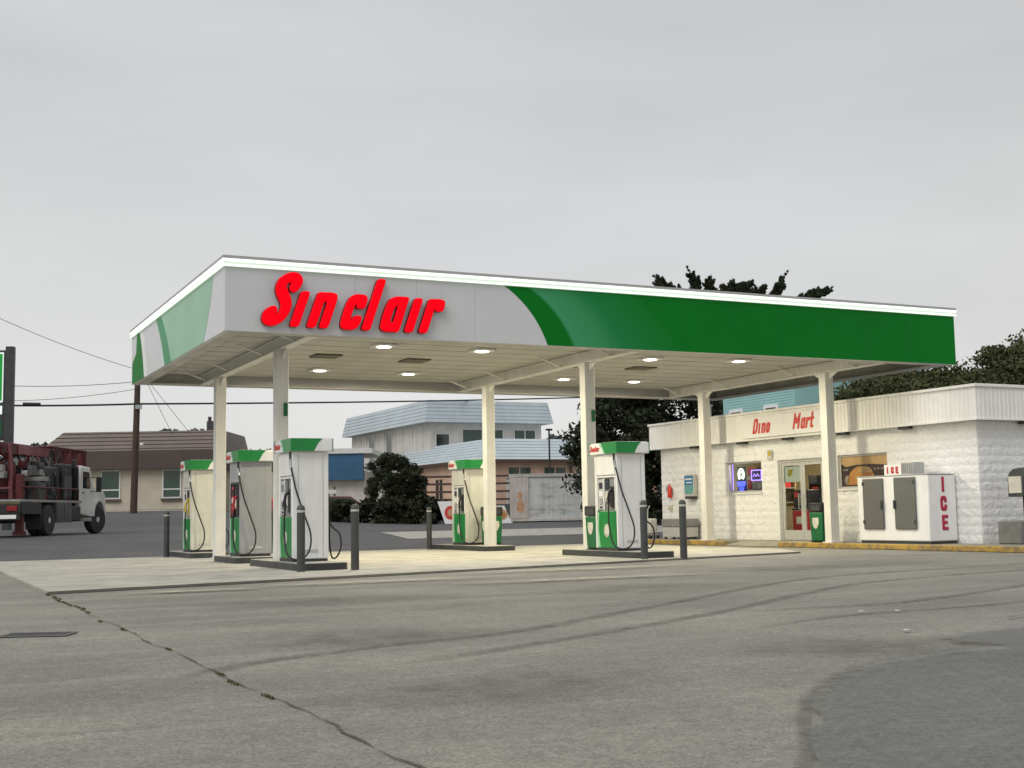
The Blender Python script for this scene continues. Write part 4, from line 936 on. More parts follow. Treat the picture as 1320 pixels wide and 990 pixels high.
# ice freezer
t = sthing('ice_freezer', 'white ice freezer with two grey doors standing on the walk', 'freezer', -.24, 2.03, .122)
DX, DY, HZ = .42, 1.14, 1.56
box('cabinet', 'white', t, -DX, DX, -DY, DY, .06, HZ, .025); box('base', 'dark', t, -DX+.03, DX-.03, -DY+.03, DY-.03, 0, .062)
box('top_rim', 'ltgrey', t, -DX-.012, DX+.012, -DY-.012, DY+.012, HZ+.001, HZ+.02, .005)
for y0, y1 in ((-.77, -.10), (.26, .93)):
    d = MB().box(-DX-.045, -DX-.001, y0, y1, .33, 1.52).build('door', 'freezer_door', t, .02, seg=3)
    hy = y1-.03 if y0 < 0 else y0+.03
    box('handle', 'dark', d, -DX-.09, -DX-.046, hy-.025, hy+.025, .80, 1.0, .01)
    ky = y0+.03 if y0 < 0 else y1-.03
    for z in (.46, 1.36): box('hinge', 'dark', d, -DX-.06, -DX-.046, ky-.03, ky+.03, z, z+.08)
for ch, z, dx in (('I', 1.17, -.02), ('C', .74, -.07), ('E', .31, -.05)):
    letter(ch, 'ice_red', 'ice_red', t, (dx, -DY-.014, z), .33, .115, 0, .03, .03, (0, 0, 0), 6.0)
t2 = box('ice_sign', 'board', t, -.10, .10, -.02, .56, HZ+.021, HZ+.28, .01)
for ch, y in zip('ICE', (.46, .32, .17)):
    letter(ch, 'redplain', 'redplain', t2, (-.103-.012, y, HZ+.07), .15, .12, 0, .02, .05, (0, 0, R(-90)))
cb = box('compressor', 'steel', t, -.16, .20, -.44, -.06, HZ+.021, HZ+.31, .01)
for k in range(6): box('fin', 'grey', cb, -.166, -.1605, -.41+k*.06, -.38+k*.06, HZ+.05, HZ+.28)

# air and phone post by the side wall
t = thing('pay_phone', 'dark hooded pay phone on a black post set in a concrete block', 'pay phone', SW(.75, -.62, .122), SA)
MB().box(-.62, .75, -.30, .32, 0, .50).build('footing', 'block_grey', t, .03)
MB().box(-.09, .09, -.07, .07, .501, 1.02).build('post', 'black', t, .01)
hood = [(-.36, 1.02), (.36, 1.02), (.36, 1.42), (.30, 1.55), (.18, 1.63), (0, 1.66), (-.18, 1.63), (-.30, 1.55), (-.36, 1.42)]
MB().prism(hood, 'y', -.20, .22).build('hood', 'dark', t, .015)
inn = [(p[0]*.84, 1.06+(p[1]-1.02)*.86) for p in hood]
box('keypad_panel', 'steel', t, -.1, .26, -.212, -.201, 1.06, 1.34)
MB().prism([(-.2+.24*math.cos(a)+.2, 1.40+.16*math.sin(a)) for a in [k*math.pi/10 for k in range(11)]], 'y', -.212, -.201).build('lit_arch', 'board', t)
box('side_plate', 'sticker', t, -.372, -.361, -.16, .18, 1.1, 1.46)
MB().tube([(-.22, -.22, 1.34), (-.23, -.25, 1.25), (-.22, -.22, 1.14)], .03, 8).build('handset', 'black', t)

# ================================================================== vegetation
def blobs(n, c, r, cr, rng, shell=0.5, flat=0.8, keep=None):
    o = []
    while len(o) < n:
        d = rng.normal(size=3); d /= np.linalg.norm(d); q = (shell+(1-shell)*rng.random())
        p = np.array(c)+d*np.array(r)*q
        if keep and not keep(p): continue
        k = cr*(.6+.8*rng.random()); o.append((*p, k, k, k*flat))
    return o
def branches(base, tips, r0, parent, m='bark'):
    b = MB(); base = Vector(base)
    for tp in tips:
        tp = Vector(tp); st_ = base+Vector((0, 0, (tp.z-base.z)*random.uniform(.25, .5))); mid_ = st_.lerp(tp, .5)+Vector((random.uniform(-.3, .3), random.uniform(-.3, .3), -.2))
        b.tube([st_, mid_, tp], r0, 6, r0*.25)
    return b.build('limb', m, parent)
# big cypress behind the canopy
rng = np.random.default_rng(11)
t = thing('cypress_tree', 'big dark spreading cypress rising behind the canopy and store', 'tree', (28.9, 25.75, H(29, 25)))
MB().tube([(0, 0, 0), (.2, .1, 2.2), (-.1, .3, 4.5), (.2, .2, 7.5), (.3, .1, 9.5)], .75, 12, .18).build('trunk', 'bark', t)
RX = np.array([math.cos(YAW), -math.sin(YAW), 0]); RY = np.array([math.sin(YAW), math.cos(YAW), 0])
def rel(a, d, z): return tuple(RX*a+RY*d+np.array([0, 0, z]))
cl = []
for k in range(330):
    a = rng.uniform(-6.9, 5.8); d = rng.uniform(-3.6, 3.6)
    e2 = (a/7.2)**2+(d/4.2)**2
    if e2 > 1: continue
    zt_ = 10.2*math.sqrt(1-e2*.55)
    if a < -3.0: zt_ = min(zt_, 7.6+(a+3)*.75)
    z = zt_-abs(rng.normal())*2.3
    lo_ = 0.6 if a < -1.5 else 3.0
    if z < lo_: z = rng.uniform(lo_, max(lo_+.1, zt_))
    p = rel(a, d, z); k_ = rng.uniform(.5, 1.0); cl.append((*p, k_*1.25, k_*1.25, k_*.62))
cl = [c for c in cl if c[2] < 9.6]
tips = []; fine_cl = []; fine_b = []
LIMB = ((-.9, 9.5, -2.85, 11.45, .42, 130), (-.6, 9.6, -1.42, 11.65, .30, 100), (-.4, 9.6, -.45, 11.15, .28, 70), (.0, 9.6, .9, 11.0, .5, 130), (.8, 9.7, 1.6, 11.1, .42, 120), (1.5, 9.7, 2.0, 10.7, .3, 60), (2.1, 9.7, 3.3, 11.45, .07, 34), (2.3, 9.7, 2.95, 10.8, .2, 50), (3.0, 9.6, 5.1, 10.5, .30, 100), (-1.8, 9.6, -3.0, 10.95, .3, 60), (3.0, 9.3, 4.5, 10.2, .35, 70), (-2.6, 9.3, -3.4, 10.4, .25, 40))
for a0, z0_, a1_, z1_, th_, n_ in LIMB:
    d0 = rng.uniform(-.8, .8); tips.append((rel(a0-(a1_-a0)*.3, d0, z0_-(z1_-z0_)*.3), rel(a1_, d0, z1_)))
    ca, sa = a1_-a0, z1_-z0_; ln = math.hypot(ca, sa); ux, uz = ca/ln, sa/ln
    for k in range(n_//3):
        s0 = rng.uniform(0, .86); sd = rng.choice((-1, 1)); tilt = sd*rng.uniform(.25, .75); L_ = th_*(1-s0)**.6*rng.uniform(.9, 2.1)+.10
        dx, dz = ux*math.cos(tilt)-uz*math.sin(tilt), ux*math.sin(tilt)+uz*math.cos(tilt); dl = rng.normal()*.25
        for q in range(9):
            f_ = q/8; a = a0+ca*s0+dx*L_*f_; z = z0_+sa*s0+dz*L_*f_; k_ = .13*(1-.75*f_)+.02
            fine_cl.append((*rel(a, d0+dl*f_*L_, z), k_*1.1, k_*1.1, k_*.8)); fine_b.append(tuple(1.6*v for v in rel(dx, 0, dz)))
    for q in range(14):
        f_ = q/13; k_ = .15*(1-.85*f_)+.015; fine_cl.append((*rel(a0+ca*f_, d0, z0_+sa*f_), k_, k_, k_)); fine_b.append(tuple(1.6*v for v in rel(ux, 0, uz)))
leaves('crown', 'cypress', t, fine_cl, 22, .055, rng, 2.6, 0, fine_b)
leaves('crown', 'cypress', t, cl, 190, .12, rng, 2.2, .4)
b = MB()
for q0, q1 in tips: b.tube([rel(0, 0, 8.4), q0, q1], .06, 6, .008)
b.build('limb', 'bark', t)
branches((0, 0, 1.5), [rel(a, d, z) for a, d, z in ((-4.5, 0, 6), (-2.5, 1, 9), (2.5, -1, 9.6), (4.3, 1, 9), (0, -2, 9.5), (1.5, 2, 8.5), (-5.2, 1, 4))], .28, t)
# broadleaf trees behind the store
def broad(name, label, loc, r, zc, seed, ncl=120, per=140, m='oak', lsize=.08, grp=None, cr=.75, cat='tree', trunk=.32):
    rng = np.random.default_rng(seed); t = thing(name, label, cat, loc, 0, grp)
    MB().tube([(0, 0, 0), (.1, .05, zc*.5), (0, .1, zc)], trunk, 10, trunk*.4).build('trunk', 'bark', t)
    cl = blobs(ncl, (0, 0, zc), r, cr, rng, .45, .7); leaves('crown', m, t, cl, per, lsize, rng, 1.4)
    branches((0, 0, zc*.2), [c[:3] for c in cl[:9]], trunk*.4, t); return t
broad('leafy_tree', 'brown green leafy tree rising over the store roof corner', (29.6, 7.0, 0), (3.1, 3.1, 1.9), 4.9, 21, 190, 380, grp='leafy trees behind the store')
broad('leafy_tree', 'olive leafy tree behind the ribbed parapet beside the teal house', (26.4, 9.6, 0), (2.2, 3.2, 1.2), 4.35, 22, 150, 340, grp='leafy trees behind the store')
broad('leafy_tree', 'dense dark leafy tree behind the payphone end of the store', (33.5, 4.0, 0), (3.2, 3.2, 2.2), 4.3, 23, 150, 320, grp='leafy trees behind the store')
broad('leafy_tree', 'small dark leafy tree between canopy end and store roof', (23.6, 9.6, 0), (1.3, 1.7, .8), 4.2, 24, 80, 300, grp='leafy trees behind the store')
# tall hedge past the store end
def hedge(name, label, c, rx, ry, rz, rot, seed, ncl, m='hedge', per=130, ls=.11):
    rng = np.random.default_rng(seed); t = thing(name, label, 'hedge' if 'hedge' in name else 'bush', (c[0], c[1], H(c[0], c[1])), rot)
    cl = [(rng.uniform(-rx, rx), rng.uniform(-ry, ry), rz*(rng.random()**.7)*rng.uniform(.85, 1.05), .32, .32, .26) for _ in range(ncl)]
    leaves('foliage', m, t, cl, per, ls, rng, 1.4)
    b = MB()
    for k in range(6): b.tube([(rx*(k/2.5-1)*.9, 0, -.05), (rx*(k/2.5-1)*.9+.1, .1, rz*.7)], .05, 6, .02)
    b.build('stems', 'bark', t); return t
hedge('hedge', 'tall dark hedge in the gap past the store end', (21.2, 19.6), 2.6, 1.0, 3.6, -.45, 31, 190)
hedge('hedge', 'low dark hedge below the motel and behind the pump', (15.6, 33.2), 2.9, .7, 1.1, -.42, 32, 110)
hedge('low_hedge', 'low dark hedge strip across the street below the blue shop', (12.4, 35.0), 2.2, .6, .75, -.42, 33, 70)
rng = np.random.default_rng(41); t = thing('round_bush', 'round dark lumpy bush before the blue roofed motel', 'bush', (16.6, 35.6, H(16.6, 35.6)))
MB().tube([(0, 0, 0), (.1, .05, 1.1), (0, .1, 2.2)], .14, 8, .05).build('trunk', 'bark', t); cl = []
for a, z, r_ in ((-.75, 2.75, .62), (.15, 2.95, .55), (.85, 2.45, .62), (-.2, 2.1, .85), (-.95, 1.75, .6), (.75, 1.6, .75), (0, 1.2, .8), (-.4, 3.15, .35), (1.2, 1.95, .4)):
    cl += blobs(int(38*r_), rel(a, rng.uniform(-.4, .4), z), (r_, r_, r_*.85), .24, rng, .35, .75)
leaves('crown', 'shrub', t, cl, 120, .06, rng, 1.6); branches((0, 0, .4), [c[:3] for c in cl[::25]], .05, t)

# ================================================================== brown building
def frame_at(x, y): return (x, y, H(x, y))
def wframe(parent, axis, u0, u1, z0, z1, d, m_pane='pane', trim='trim', t_=.07, sgn=-1, mull=None, split=None, nm='window'):
    """window on a wall plane at local y=d (axis x) or x=d (axis y); frame proud, pane set back"""
    b = MB(); o1, o2 = sorted((d+sgn*.05, d+sgn*.002))
    def bx(a, c, p, q):
        if axis == 'x': b.box(a, c, o1, o2, p, q)
        else: b.box(o1, o2, a, c, p, q)
    bx(u0, u1, z0, z0+t_); bx(u0, u1, z1-t_, z1); bx(u0, u0+t_, z0+t_, z1-t_); bx(u1-t_, u1, z0+t_, z1-t_)
    if split: bx(u0+t_, u1-t_, split-t_/2, split+t_/2)
    if mull: bx(mull-t_/2, mull+t_/2, z0+t_, (split-t_/2) if split else z1-t_)
    f = b.build(nm, trim, parent); p1, p2 = sorted((d+sgn*.02, d+sgn*.001))
    if axis == 'x': box('pane', m_pane, f, u0+t_, u1-t_, p1, p2, z0+t_, z1-t_)
    else: box('pane', m_pane, f, p1, p2, u0+t_, u1-t_, z0+t_, z1-t_)
    return f
bb_ = thing('brown_building', 'beige low building with a brown metal roof across the street', 'building', (2.9, 51.7, 1.35), -.45)
BL = 8.7
box('wall', 'beige', bb_, -.6, BL, 0, 7, -.4, 2.55)
box('fascia', 'brownfas', bb_, -1.0, BL+.35, -.42, 7.4, 2.40, 3.42)
rf = MB(); rf.prism([(-.75, 3.421), (8.0, 3.421), (5.5, 4.75), (1.1, 4.55)], 'x', -.98, BL+.33)
rf = MB()
x0, x1, ya, yb, zr0, zr1 = -1.0, BL+.34, -.42, 7.4, 3.421, 4.52
rf.add([(x0, ya, zr0), (x1, ya, zr0), (x1, yb, zr0), (x0, yb, zr0), (x0+1.15, ya+.75, zr1), (x1-.1, ya+.75, zr1), (x1-.1, yb-1, zr1), (x0+1.15, yb-1, zr1)], [(0, 1, 5, 4), (1, 2, 6, 5), (2, 3, 7, 6), (4, 5, 6, 7), (0, 3, 2, 1)])
rfo = rf.build('roof', 'brownroof', bb_, smooth=False)
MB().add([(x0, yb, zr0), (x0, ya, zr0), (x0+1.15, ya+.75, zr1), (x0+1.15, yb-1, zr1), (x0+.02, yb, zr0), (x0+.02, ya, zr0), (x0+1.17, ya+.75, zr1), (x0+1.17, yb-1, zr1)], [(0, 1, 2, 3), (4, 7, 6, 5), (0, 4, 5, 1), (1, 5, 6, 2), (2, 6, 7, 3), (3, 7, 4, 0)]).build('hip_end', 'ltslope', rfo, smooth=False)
for k in range(5):
    t_ = k/5+.1; yy = ya+.75*t_; zz = zr0+(zr1-zr0)*t_; MB().tube([(x0+1.15*t_, yy-.015, zz+.01), (x1-.1*t_, yy-.015, zz+.01)], .02, 5).build('roof_seam', 'brownfas', rfo)
for a, c in ((2.35, 3.45), (5.75, 6.8), (.45, .9)):
    f = wframe(bb_, 'x', a, c, .78, 2.38, 0, 'pane_green', split=1.28); box('sill', 'brownfas', f, a-.05, c+.05, -.10, -.055, .62, .775)
box('wall_lamp', 'board', bb_, 3.2, 3.35, -.12, -.001, 2.32, 2.40)
box('plinth', 'concrete', bb_, -.7, BL+.1, -.12, -.002, -.4, .10)
# ================================================================== blue shop
bs = thing('blue_shop', 'low flat roofed shop with a bright blue fascia beside the motel', 'shop', (15.0, 52.5, H(15, 52)), -.45)
box('wall', 'motelwall', bs, -6.5, 5.7, 0, 6, -.5, 2.9); box('roof_slab', 'trim', bs, -6.9, 6.2, -.6, 6.3, 3.92, 4.22); box('blue_fascia', 'bluewall', bs, .6, 5.65, -.50, -.02, 2.35, 3.918)
box('upper_wall', 'brownfas', bs, -6.6, .59, -.05, 6, 2.902, 3.918)
wframe(bs, 'x', -5.5, -3.6, .6, 2.2, 0, mull=-4.5); wframe(bs, 'x', -2.6, -.7, .6, 2.2, 0, mull=-1.6); wframe(bs, 'x', 1.2, 3.4, .5, 2.1, 0, mull=2.3)
# ================================================================== motel: two storeys plus one-storey wing
mo = thing('motel', 'two storey motel with pale blue mansard roof and balcony windows', 'motel', (24.5, 50.3, .4), 0)
def mansard(parent, x0, x1, y0, y1, z0, z1, ins, m, nm='mansard'):
    b = MB(); b.add([(x0, y0, z0), (x1, y0, z0), (x1, y1, z0), (x0, y1, z0), (x0+ins, y0+ins, z1), (x1-ins, y0+ins, z1), (x1-ins, y1-ins, z1), (x0+ins, y1-ins, z1)],
          [(0, 3, 2, 1), (4, 5, 6, 7), (0, 1, 5, 4), (1, 2, 6, 5), (2, 3, 7, 6), (3, 0, 4, 7)]); o = b.build(nm, m, parent, smooth=False)
    n_ = 6
    for k in range(1, n_):
        t_ = k/n_; i_ = ins*t_; zz = z0+(z1-z0)*t_; e_ = .012
        MB().tube([(x0+i_-e_, y1-i_, zz), (x0+i_-e_, y0+i_-e_, zz), (x1-i_+e_, y0+i_-e_, zz)], .018, 5).build('shingle_course', 'blueroof', o)
    return o
mansard(mo, -.6, 8.3, -.6, 15.5, 6.25, 7.62, .28, 'blueroof')
box('wall', 'motelwall', mo, 0, 7.7, 0, 15, -.6, 6.249)
for y in (1.2, 3.0, 4.8, 6.6, 8.2, 10.0, 11.8): wframe(mo, 'y', y, y+1.2, 3.2, 6.1, 0, 'pane' if y in (6.6, 10.0) else 'motelwall')
wframe(mo, 'x', 2.1, 5.0, 4.0, 5.9, 0, 'pane_green', mull=3.5); wframe(mo, 'x', 5.7, 7.3, 4.0, 5.9, 0, 'pane_green', mull=6.5); wframe(mo, 'x', .3, 1.3, 4.1, 5.6, 0)
box('side_trim', 'trim', mo, -.06, -.002, .2, 15, 3.9, 4.05)
wi = thing('motel_wing', 'one storey motel wing with wide blue grey roof and pinkish walls', 'motel', (22.9, 40.0, .45), 0)
box('wall', 'pinkwall', wi, .3, 15, .3, 10.2, -.5, 3.35)
b = MB(); x0, x1, y0, y1 = 0, 16, 0, 14.5
b.add([(x0, y0, 3.45), (x1, y0, 3.45), (x1, y1, 3.45), (x0, y1, 3.45), (x0+1.9, y0+2.2, 4.72), (x1, y0+2.2, 4.72), (x1, y1, 4.72), (x0+1.9, y1, 4.72)], [(0, 1, 5, 4), (1, 2, 6, 5), (2, 3, 7, 6), (3, 0, 4, 7), (4, 5, 6, 7), (0, 3, 2, 1)])
wr = b.build('roof', 'blueroof', wi, smooth=False)
for k in range(1, 7):
    t_ = k/7; MB().tube([(1.9*t_-.01, y1, 3.46+1.27*t_), (1.9*t_-.01, 2.2*t_-.01, 3.46+1.27*t_), (x1, 2.2*t_-.01, 3.46+1.27*t_)], .02, 5).build('shingle_course', 'blueroof', wr)
b = MB(); b.box(-.03, 16, -.05, -.005, 3.30, 3.46); b.box(-.05, -.031, -.05, 14.5, 3.30, 3.46); b.build('gutter', 'rail', wr)
for x in (2.0, 4.2, 6.6, 9.0, 11.5): wframe(wi, 'x', x, x+1.5, 1.5, 3.1, .3, 'pane_green', 'pinkwall', mull=x+.75)
for y in (2.4, 5.2, 7.6): wframe(wi, 'y', y, y+1.2, .8, 2.6, .3, 'pane', 'pinkwall', mull=y+.6)
d_ = box('door', 'motelwall', wi, 8.2, 8.95, .22, .298, .1, 2.5)
for x in (.25, 5.9, 11): box('post', 'rail', wi, x-.06, x+.06, .12, .24, -.5, 3.449)
# railing before the wing: posts and rails, each its own piece
fn = thing('rail_fence', 'dark brown rail fence on a low wall before the motel wing', 'fence', (18.6, 38.4, H(18.6, 38.4)), -.43)
box('low_wall', 'hill', fn, -1.2, 11, -.12, .12, -.4, .95)
for k in range(8): box('post', 'rail', fn, -1.0+k*1.55-.06, -1.0+k*1.55+.06, -.2, -.121, .3, 2.45)
for z in (1.15, 1.55, 1.95, 2.33): box('rail', 'rail', fn, -1.2, 11, -.119, -.07, z, z+.11)
# light stand
t = thing('lamp_post', 'thin dark lamp post before the motel wing roof', 'lamp post', (25.6, 36.6, H(25.6, 36.6))); MB().tube([(0, 0, 0), (0, 0, 4.75)], .06, 8, .045).build('pole', 'wire', t); box('head', 'wire', t, -.16, .16, -.08, .08, 4.751, 4.85)
# white boards (parked trailer side) and red car behind bush
t = thing('board_fence', 'short white board fence beside the round bush', 'fence', (14.6, 44.0, H(14.6, 44)), -.45)
for k in range(4): box('board', 'trim', t, -.9, 1.7, -.02, .02, .35+k*.34, .56+k*.34)
for x in (-.8, .4, 1.6): box('post', 'rail', t, x-.05, x+.05, .022, .10, 0, 1.75)
def car(name, label, loc, rz, m):
    t = thing(name, label, 'car', loc, rz)
    prof = [(-2.1, .35), (2.1, .35), (2.2, .55), (2.1, .80), (1.1, .95), (.45, 1.42), (-1.2, 1.45), (-1.9, .98), (-2.18, .9), (-2.2, .5)]
    MB().prism(prof, 'y', -.85, .85).build('body', m, t, .07, seg=3)
    gp = [(1.0, .97), (.45, 1.36), (-1.15, 1.39), (-1.75, 1.0)]
    MB().prism(gp, 'y', -.853, -.846).build('window', 'pane', t); MB().prism(gp, 'y', .846, .853).build('window', 'pane', t)
    MB().add([(1.08, -.7, .985), (1.08, .7, .985), (.5, .64, 1.41), (.5, -.64, 1.41)], [(0, 1, 2, 3)]).build('windscreen', 'pane', t).location = (.025, 0, .012)
    for x in (-1.35, 1.35):
        for y in (-.80, .80):
            wl = MB().tube([(x, y-.1, .33), (x, y+.1, .33)], .33, 20).build('wheel', 'rubber', t); s = 1 if y > 0 else -1; MB().tube([(x, y+s*.1, .33), (x, y+s*.108, .33)], .2, 14).build('hubcap', 'steel', wl)
    for y in (-.62, .62): box('headlight', 'board', t, 2.16, 2.21, y-.16, y+.16, .58, .72); box('tail_light', 'tail', t, -2.215, -2.17, y-.16, y+.16, .68, .84)
    return t
car('parked_car', 'dark red car parked behind the round bush', (16.6, 43.6, H(16.6, 43.6)), -.35, 'carred')
# teal house
th = thing('teal_house', 'teal sided house with white windows rising behind the store', 'house', (23.0, 13.0, 0), 0)
box('wall', 'teal', th, 0, 7, 0, 4.3, 0, 5.55)
for k in range(26): box('siding_board', 'teal', th, -.03, -.002, .003, 4.297, 3.0+k*.098, 3.0+k*.098+.085)
rf = MB(); rf.prism([(-.2, 5.50), (3.5, 6.3), (7.2, 5.50), (7.2, 5.62), (3.5, 6.45), (-.2, 5.62)], 'y', -.2, 4.5); rf.build('roof', 'teal', th)
for y in (.95, 3.05):
    f = wframe(th, 'y', y, y+.82, 3.6, 4.68, -.031, 'pane', 'board', .11); box('sill', 'board', f, -.12, -.032, y-.08, y+.90, 3.52, 3.599)
# ================================================================== container, boards
ct = thing('storage_container', 'weathered pale grey storage container beside the motel fence', 'container', (22.85, 35.75, H(22.85, 35.75)), -.36)
CL, CW_, CH = 5.4, 2.3, 2.42
box('shell', 'container', ct, .06, CL-.06, .06, CW_-.06, .14, CH-.05)
for k in range(9): box('rib', 'container', ct, .5+k*.55, .53+k*.55, .048, .059, .18, CH-.12)
b = MB()
for x in (0, CL-.12):
    for y in (0, CW_-.12): b.box(x, x+.12, y, y+.12, 0, CH)
b.box(.12, CL-.12, 0, .06, .06, .18); b.box(.12, CL-.12, 0, .06, CH-.12, CH); b.box(0, .12, .12, CW_-.12, CH-.12, CH-.001); b.box(0, .12, .12, CW_-.12, .06, .18); b.build('frame', 'contend', ct)
# pale end panel with a faded orange figure-like stain print
ep = box('end_panel', 'contend', ct, .06, .95, .008, .018, .20, CH-.14)
for cx_, cz_, rx_, rz_ in ((.52, .80, .20, .34), (.50, 1.36, .13, .20)): MB().prism([(cx_+rx_*math.cos(k*.35)*(1+.15*math.sin(k*2.1)), cz_+rz_*math.sin(k*.35)) for k in range(18)], 'y', .001, .0075).build('faded_mark', 'orangefade', ep)
for x in (.5,): box('top_strip', 'trim', ct, .0, CL, -.01, CW_, CH+.001, CH+.03)
def leanboard(x, y, rz, label, flip):
    t = thing('sign_board', label, 'sign', (x, y, H(x, y)+.012), rz, 'white food boards behind the pump')
    sh = .34; tp_ = 1.05 if flip else .82
    MB().prism([(0, .02), (1.0, .02), (1.0-sh, tp_), (-sh, tp_)], 'y', -.02, .02).build('board', 'board', t)
    cx = .42 if flip else .72
    MB().prism([(cx-.17+.27*math.cos(k*.3), .5*tp_+.30*tp_*math.sin(k*.3)) for k in range(21)], 'y', -.026, -.0205).build('round_print', 'crownred' if flip else 'orangefade', t)
    MB().prism([(cx-.15+.15*math.cos(k*.3), .5*tp_+.16*tp_*math.sin(k*.3)) for k in range(21)], 'y', -.032, -.0265).build('round_print', 'orangefade' if flip else 'poster_orange', t)
    b = MB(); b.tube([(.2, .02, .7), (.35, .5, .0)], .018, 6); b.tube([(.7, .02, .6), (.8, .5, .0)], .018, 6); b.build('strut', 'dark', t)
leanboard(17.50, 31.55, -.45, 'white slanted board with a red round print beside the pale pump', True)
leanboard(19.35, 30.65, -.45, 'white slanted board with an orange round print beside the column', False)

# ================================================================== station price sign
sg = thing('station_sign', 'green price sign with white band on a dark post beyond the truck', 'sign', (-3.25, 31.55, H(-3.25, 31.55)-.75), -.30)
px = 1.95
box('post', 'dark', sg, px-.0, px+.32, -.16, .16, -.2, 7.9, .02)
box('cabinet', 'dark', sg, px-3.0, px-.005, -.12, .12, 4.2, 7.75, .02)
fg = box('green_face', 'signgreen', sg, px-2.9, px-.10, -.135, -.121, 5.75, 7.60)
b = MB(); b.box(px-2.92, px-.06, -.14, -.122, 7.601, 7.66); b.box(px-.099, px-.06, -.14, -.122, 5.70, 7.60); b.box(px-2.92, px-.10, -.14, -.122, 5.68, 5.749); b.build('white_edge', 'signwhite', sg)
MB().prism([(px-.62, 6.5), (px-.42, 6.75), (px-.22, 7.25), (px-.34, 7.3), (px-.5, 6.95), (px-.75, 6.6)], 'y', -.141, -.1355).build('white_stroke', 'signwhite', fg)
box('white_band', 'signwhite', sg, px-2.9, px-.08, -.14, -.121, 5.22, 5.55)
box('price_panel', 'dgreen', sg, px-2.9, px-.10, -.14, -.121, 4.35, 5.05)
# ================================================================== utility poles and wires
t = thing('utility_pole', 'tall brown wooden utility pole before the beige building', 'utility pole', (5.0, 39.8, H(5, 39.8))); MB().tube([(0, 0, -.3), (.1, 0, 5), (.14, 0, 7.4)], .17, 12, .12).build('pole', 'wood', t)
box('bracket', 'steel', t, .0, .3, -.2, -.11, 4.95, 5.15); MB().lathe([(.06, 0), (.09, .06), (.05, .14)], (.32, -.16, 3.2), 10).build('lamp_globe', 'board', t)
t = thing('utility_pole', 'distant thin pole top behind the brown roof', 'utility pole', (13.5, 62, 1.4)); MB().tube([(0, 0, 0), (0, 0, 6.3)], .14, 8, .12).build('pole', 'wood', t); box('transformer', 'dark', t, -.25, .25, -.4, -.13, 5.3, 6.0, .05)
def wire(name, label, pts, r, sag=.0, m='wire'):
    pts = [Vector(p) for p in pts]; path = []
    for a, c in zip(pts[:-1], pts[1:]):
        for k in range(12):
            t_ = k/12; q = a.lerp(c, t_); q.z -= sag*4*t_*(1-t_); path.append(q)
    path.append(pts[-1]); o = MB().tube(path, r, 6).build(name, m); tag(o, label, 'cable'); return o
pole = Vector((5.1, 39.7, 0))
wire('power_line', 'thick black cable slung level from the utility pole towards the motel', [Vector((-4.80, 41.80, 6.48)), Vector((5.1, 39.62, 7.02-.55)), Vector((41.52, 56.92, 9.28))], .045, .10)
wire('power_line', 'thin wire slanting down to the canopy corner from the open sky', [Vector((-3.75, 37.41, 11.11)), Vector((5.1, 39.62, 8.1))], .012, .25)
wire('power_line', 'upper thin wire level with the pole top beside the canopy', [Vector((-3.50, 43.26, 7.69)), Vector((5.15, 39.62, 7.55)), Vector((17.28, 48.68, 8.67))], .014, .25)
wire('power_line', 'lower thin wire between the sign and the utility pole', [Vector((-3.41, 45.53, 7.04)), Vector((5.15, 39.62, 7.2))], .012, .3)
wire('guy_wire', 'thin stay running down from the utility pole to the brown roof', [Vector((5.15, 39.9, 8.4)), Vector((7.73, 44.76, 5.37))], .012)
wire('guy_wire', 'second thin drop wire from the utility pole beside the stay', [Vector((5.15, 39.9, 8.2)), Vector((9.44, 48.38, 5.62))], .012)
b = MB().tube([Vector((-0.04, 39.16, 6.32)), Vector((0.66, 38.82, 6.29))], .075, 8).build('cable_splice', 'wire'); tag(b, 'dark sleeve on the thick black cable near the price sign', 'splice')
# ================================================================== hills
hl = MB(); nA = 90; rows = []
for i in range(nA+1):
    a = -.10+1.15*i/nA; D = 320
    h = 18.0+2.2*math.sin(i*.35)+1.4*math.sin(i*.83+1)+(4.5*math.exp(-((i-3)/4.0)**2))
    rows.append([(-5+math.sin(a)*(D-90), -22+math.cos(a)*(D-90), -1), (-5+math.sin(a)*D, -22+math.cos(a)*D, h), (-5+math.sin(a)*(D+140), -22+math.cos(a)*(D+140), -1)])
vs = [p for r_ in rows for p in r_]
hl.add(vs, [(i*3+j, (i+1)*3+j, (i+1)*3+j+1, i*3+j+1) for i in range(nA) for j in range(2)]); struct(hl.build('hill', 'hill'))
rng = np.random.default_rng(51); cl = []
for i in range(nA):
    for k in range(3):
        t_ = rng.random(); p = np.array(rows[i][1])*(1-t_)+np.array(rows[i+1][1])*t_; hh = rng.uniform(.3, 1.4); cl.append((p[0]+rng.normal()*3, p[1]+rng.normal()*3, p[2]+hh*.3, 1.4, 1.4, hh))
tag(leaves('far_wood', 'farwood_hazed', None, cl, 60, .9, rng, 1.4, .6), 'far wood with haze in its colour along the hill ridge', 'wood', kind='stuff')

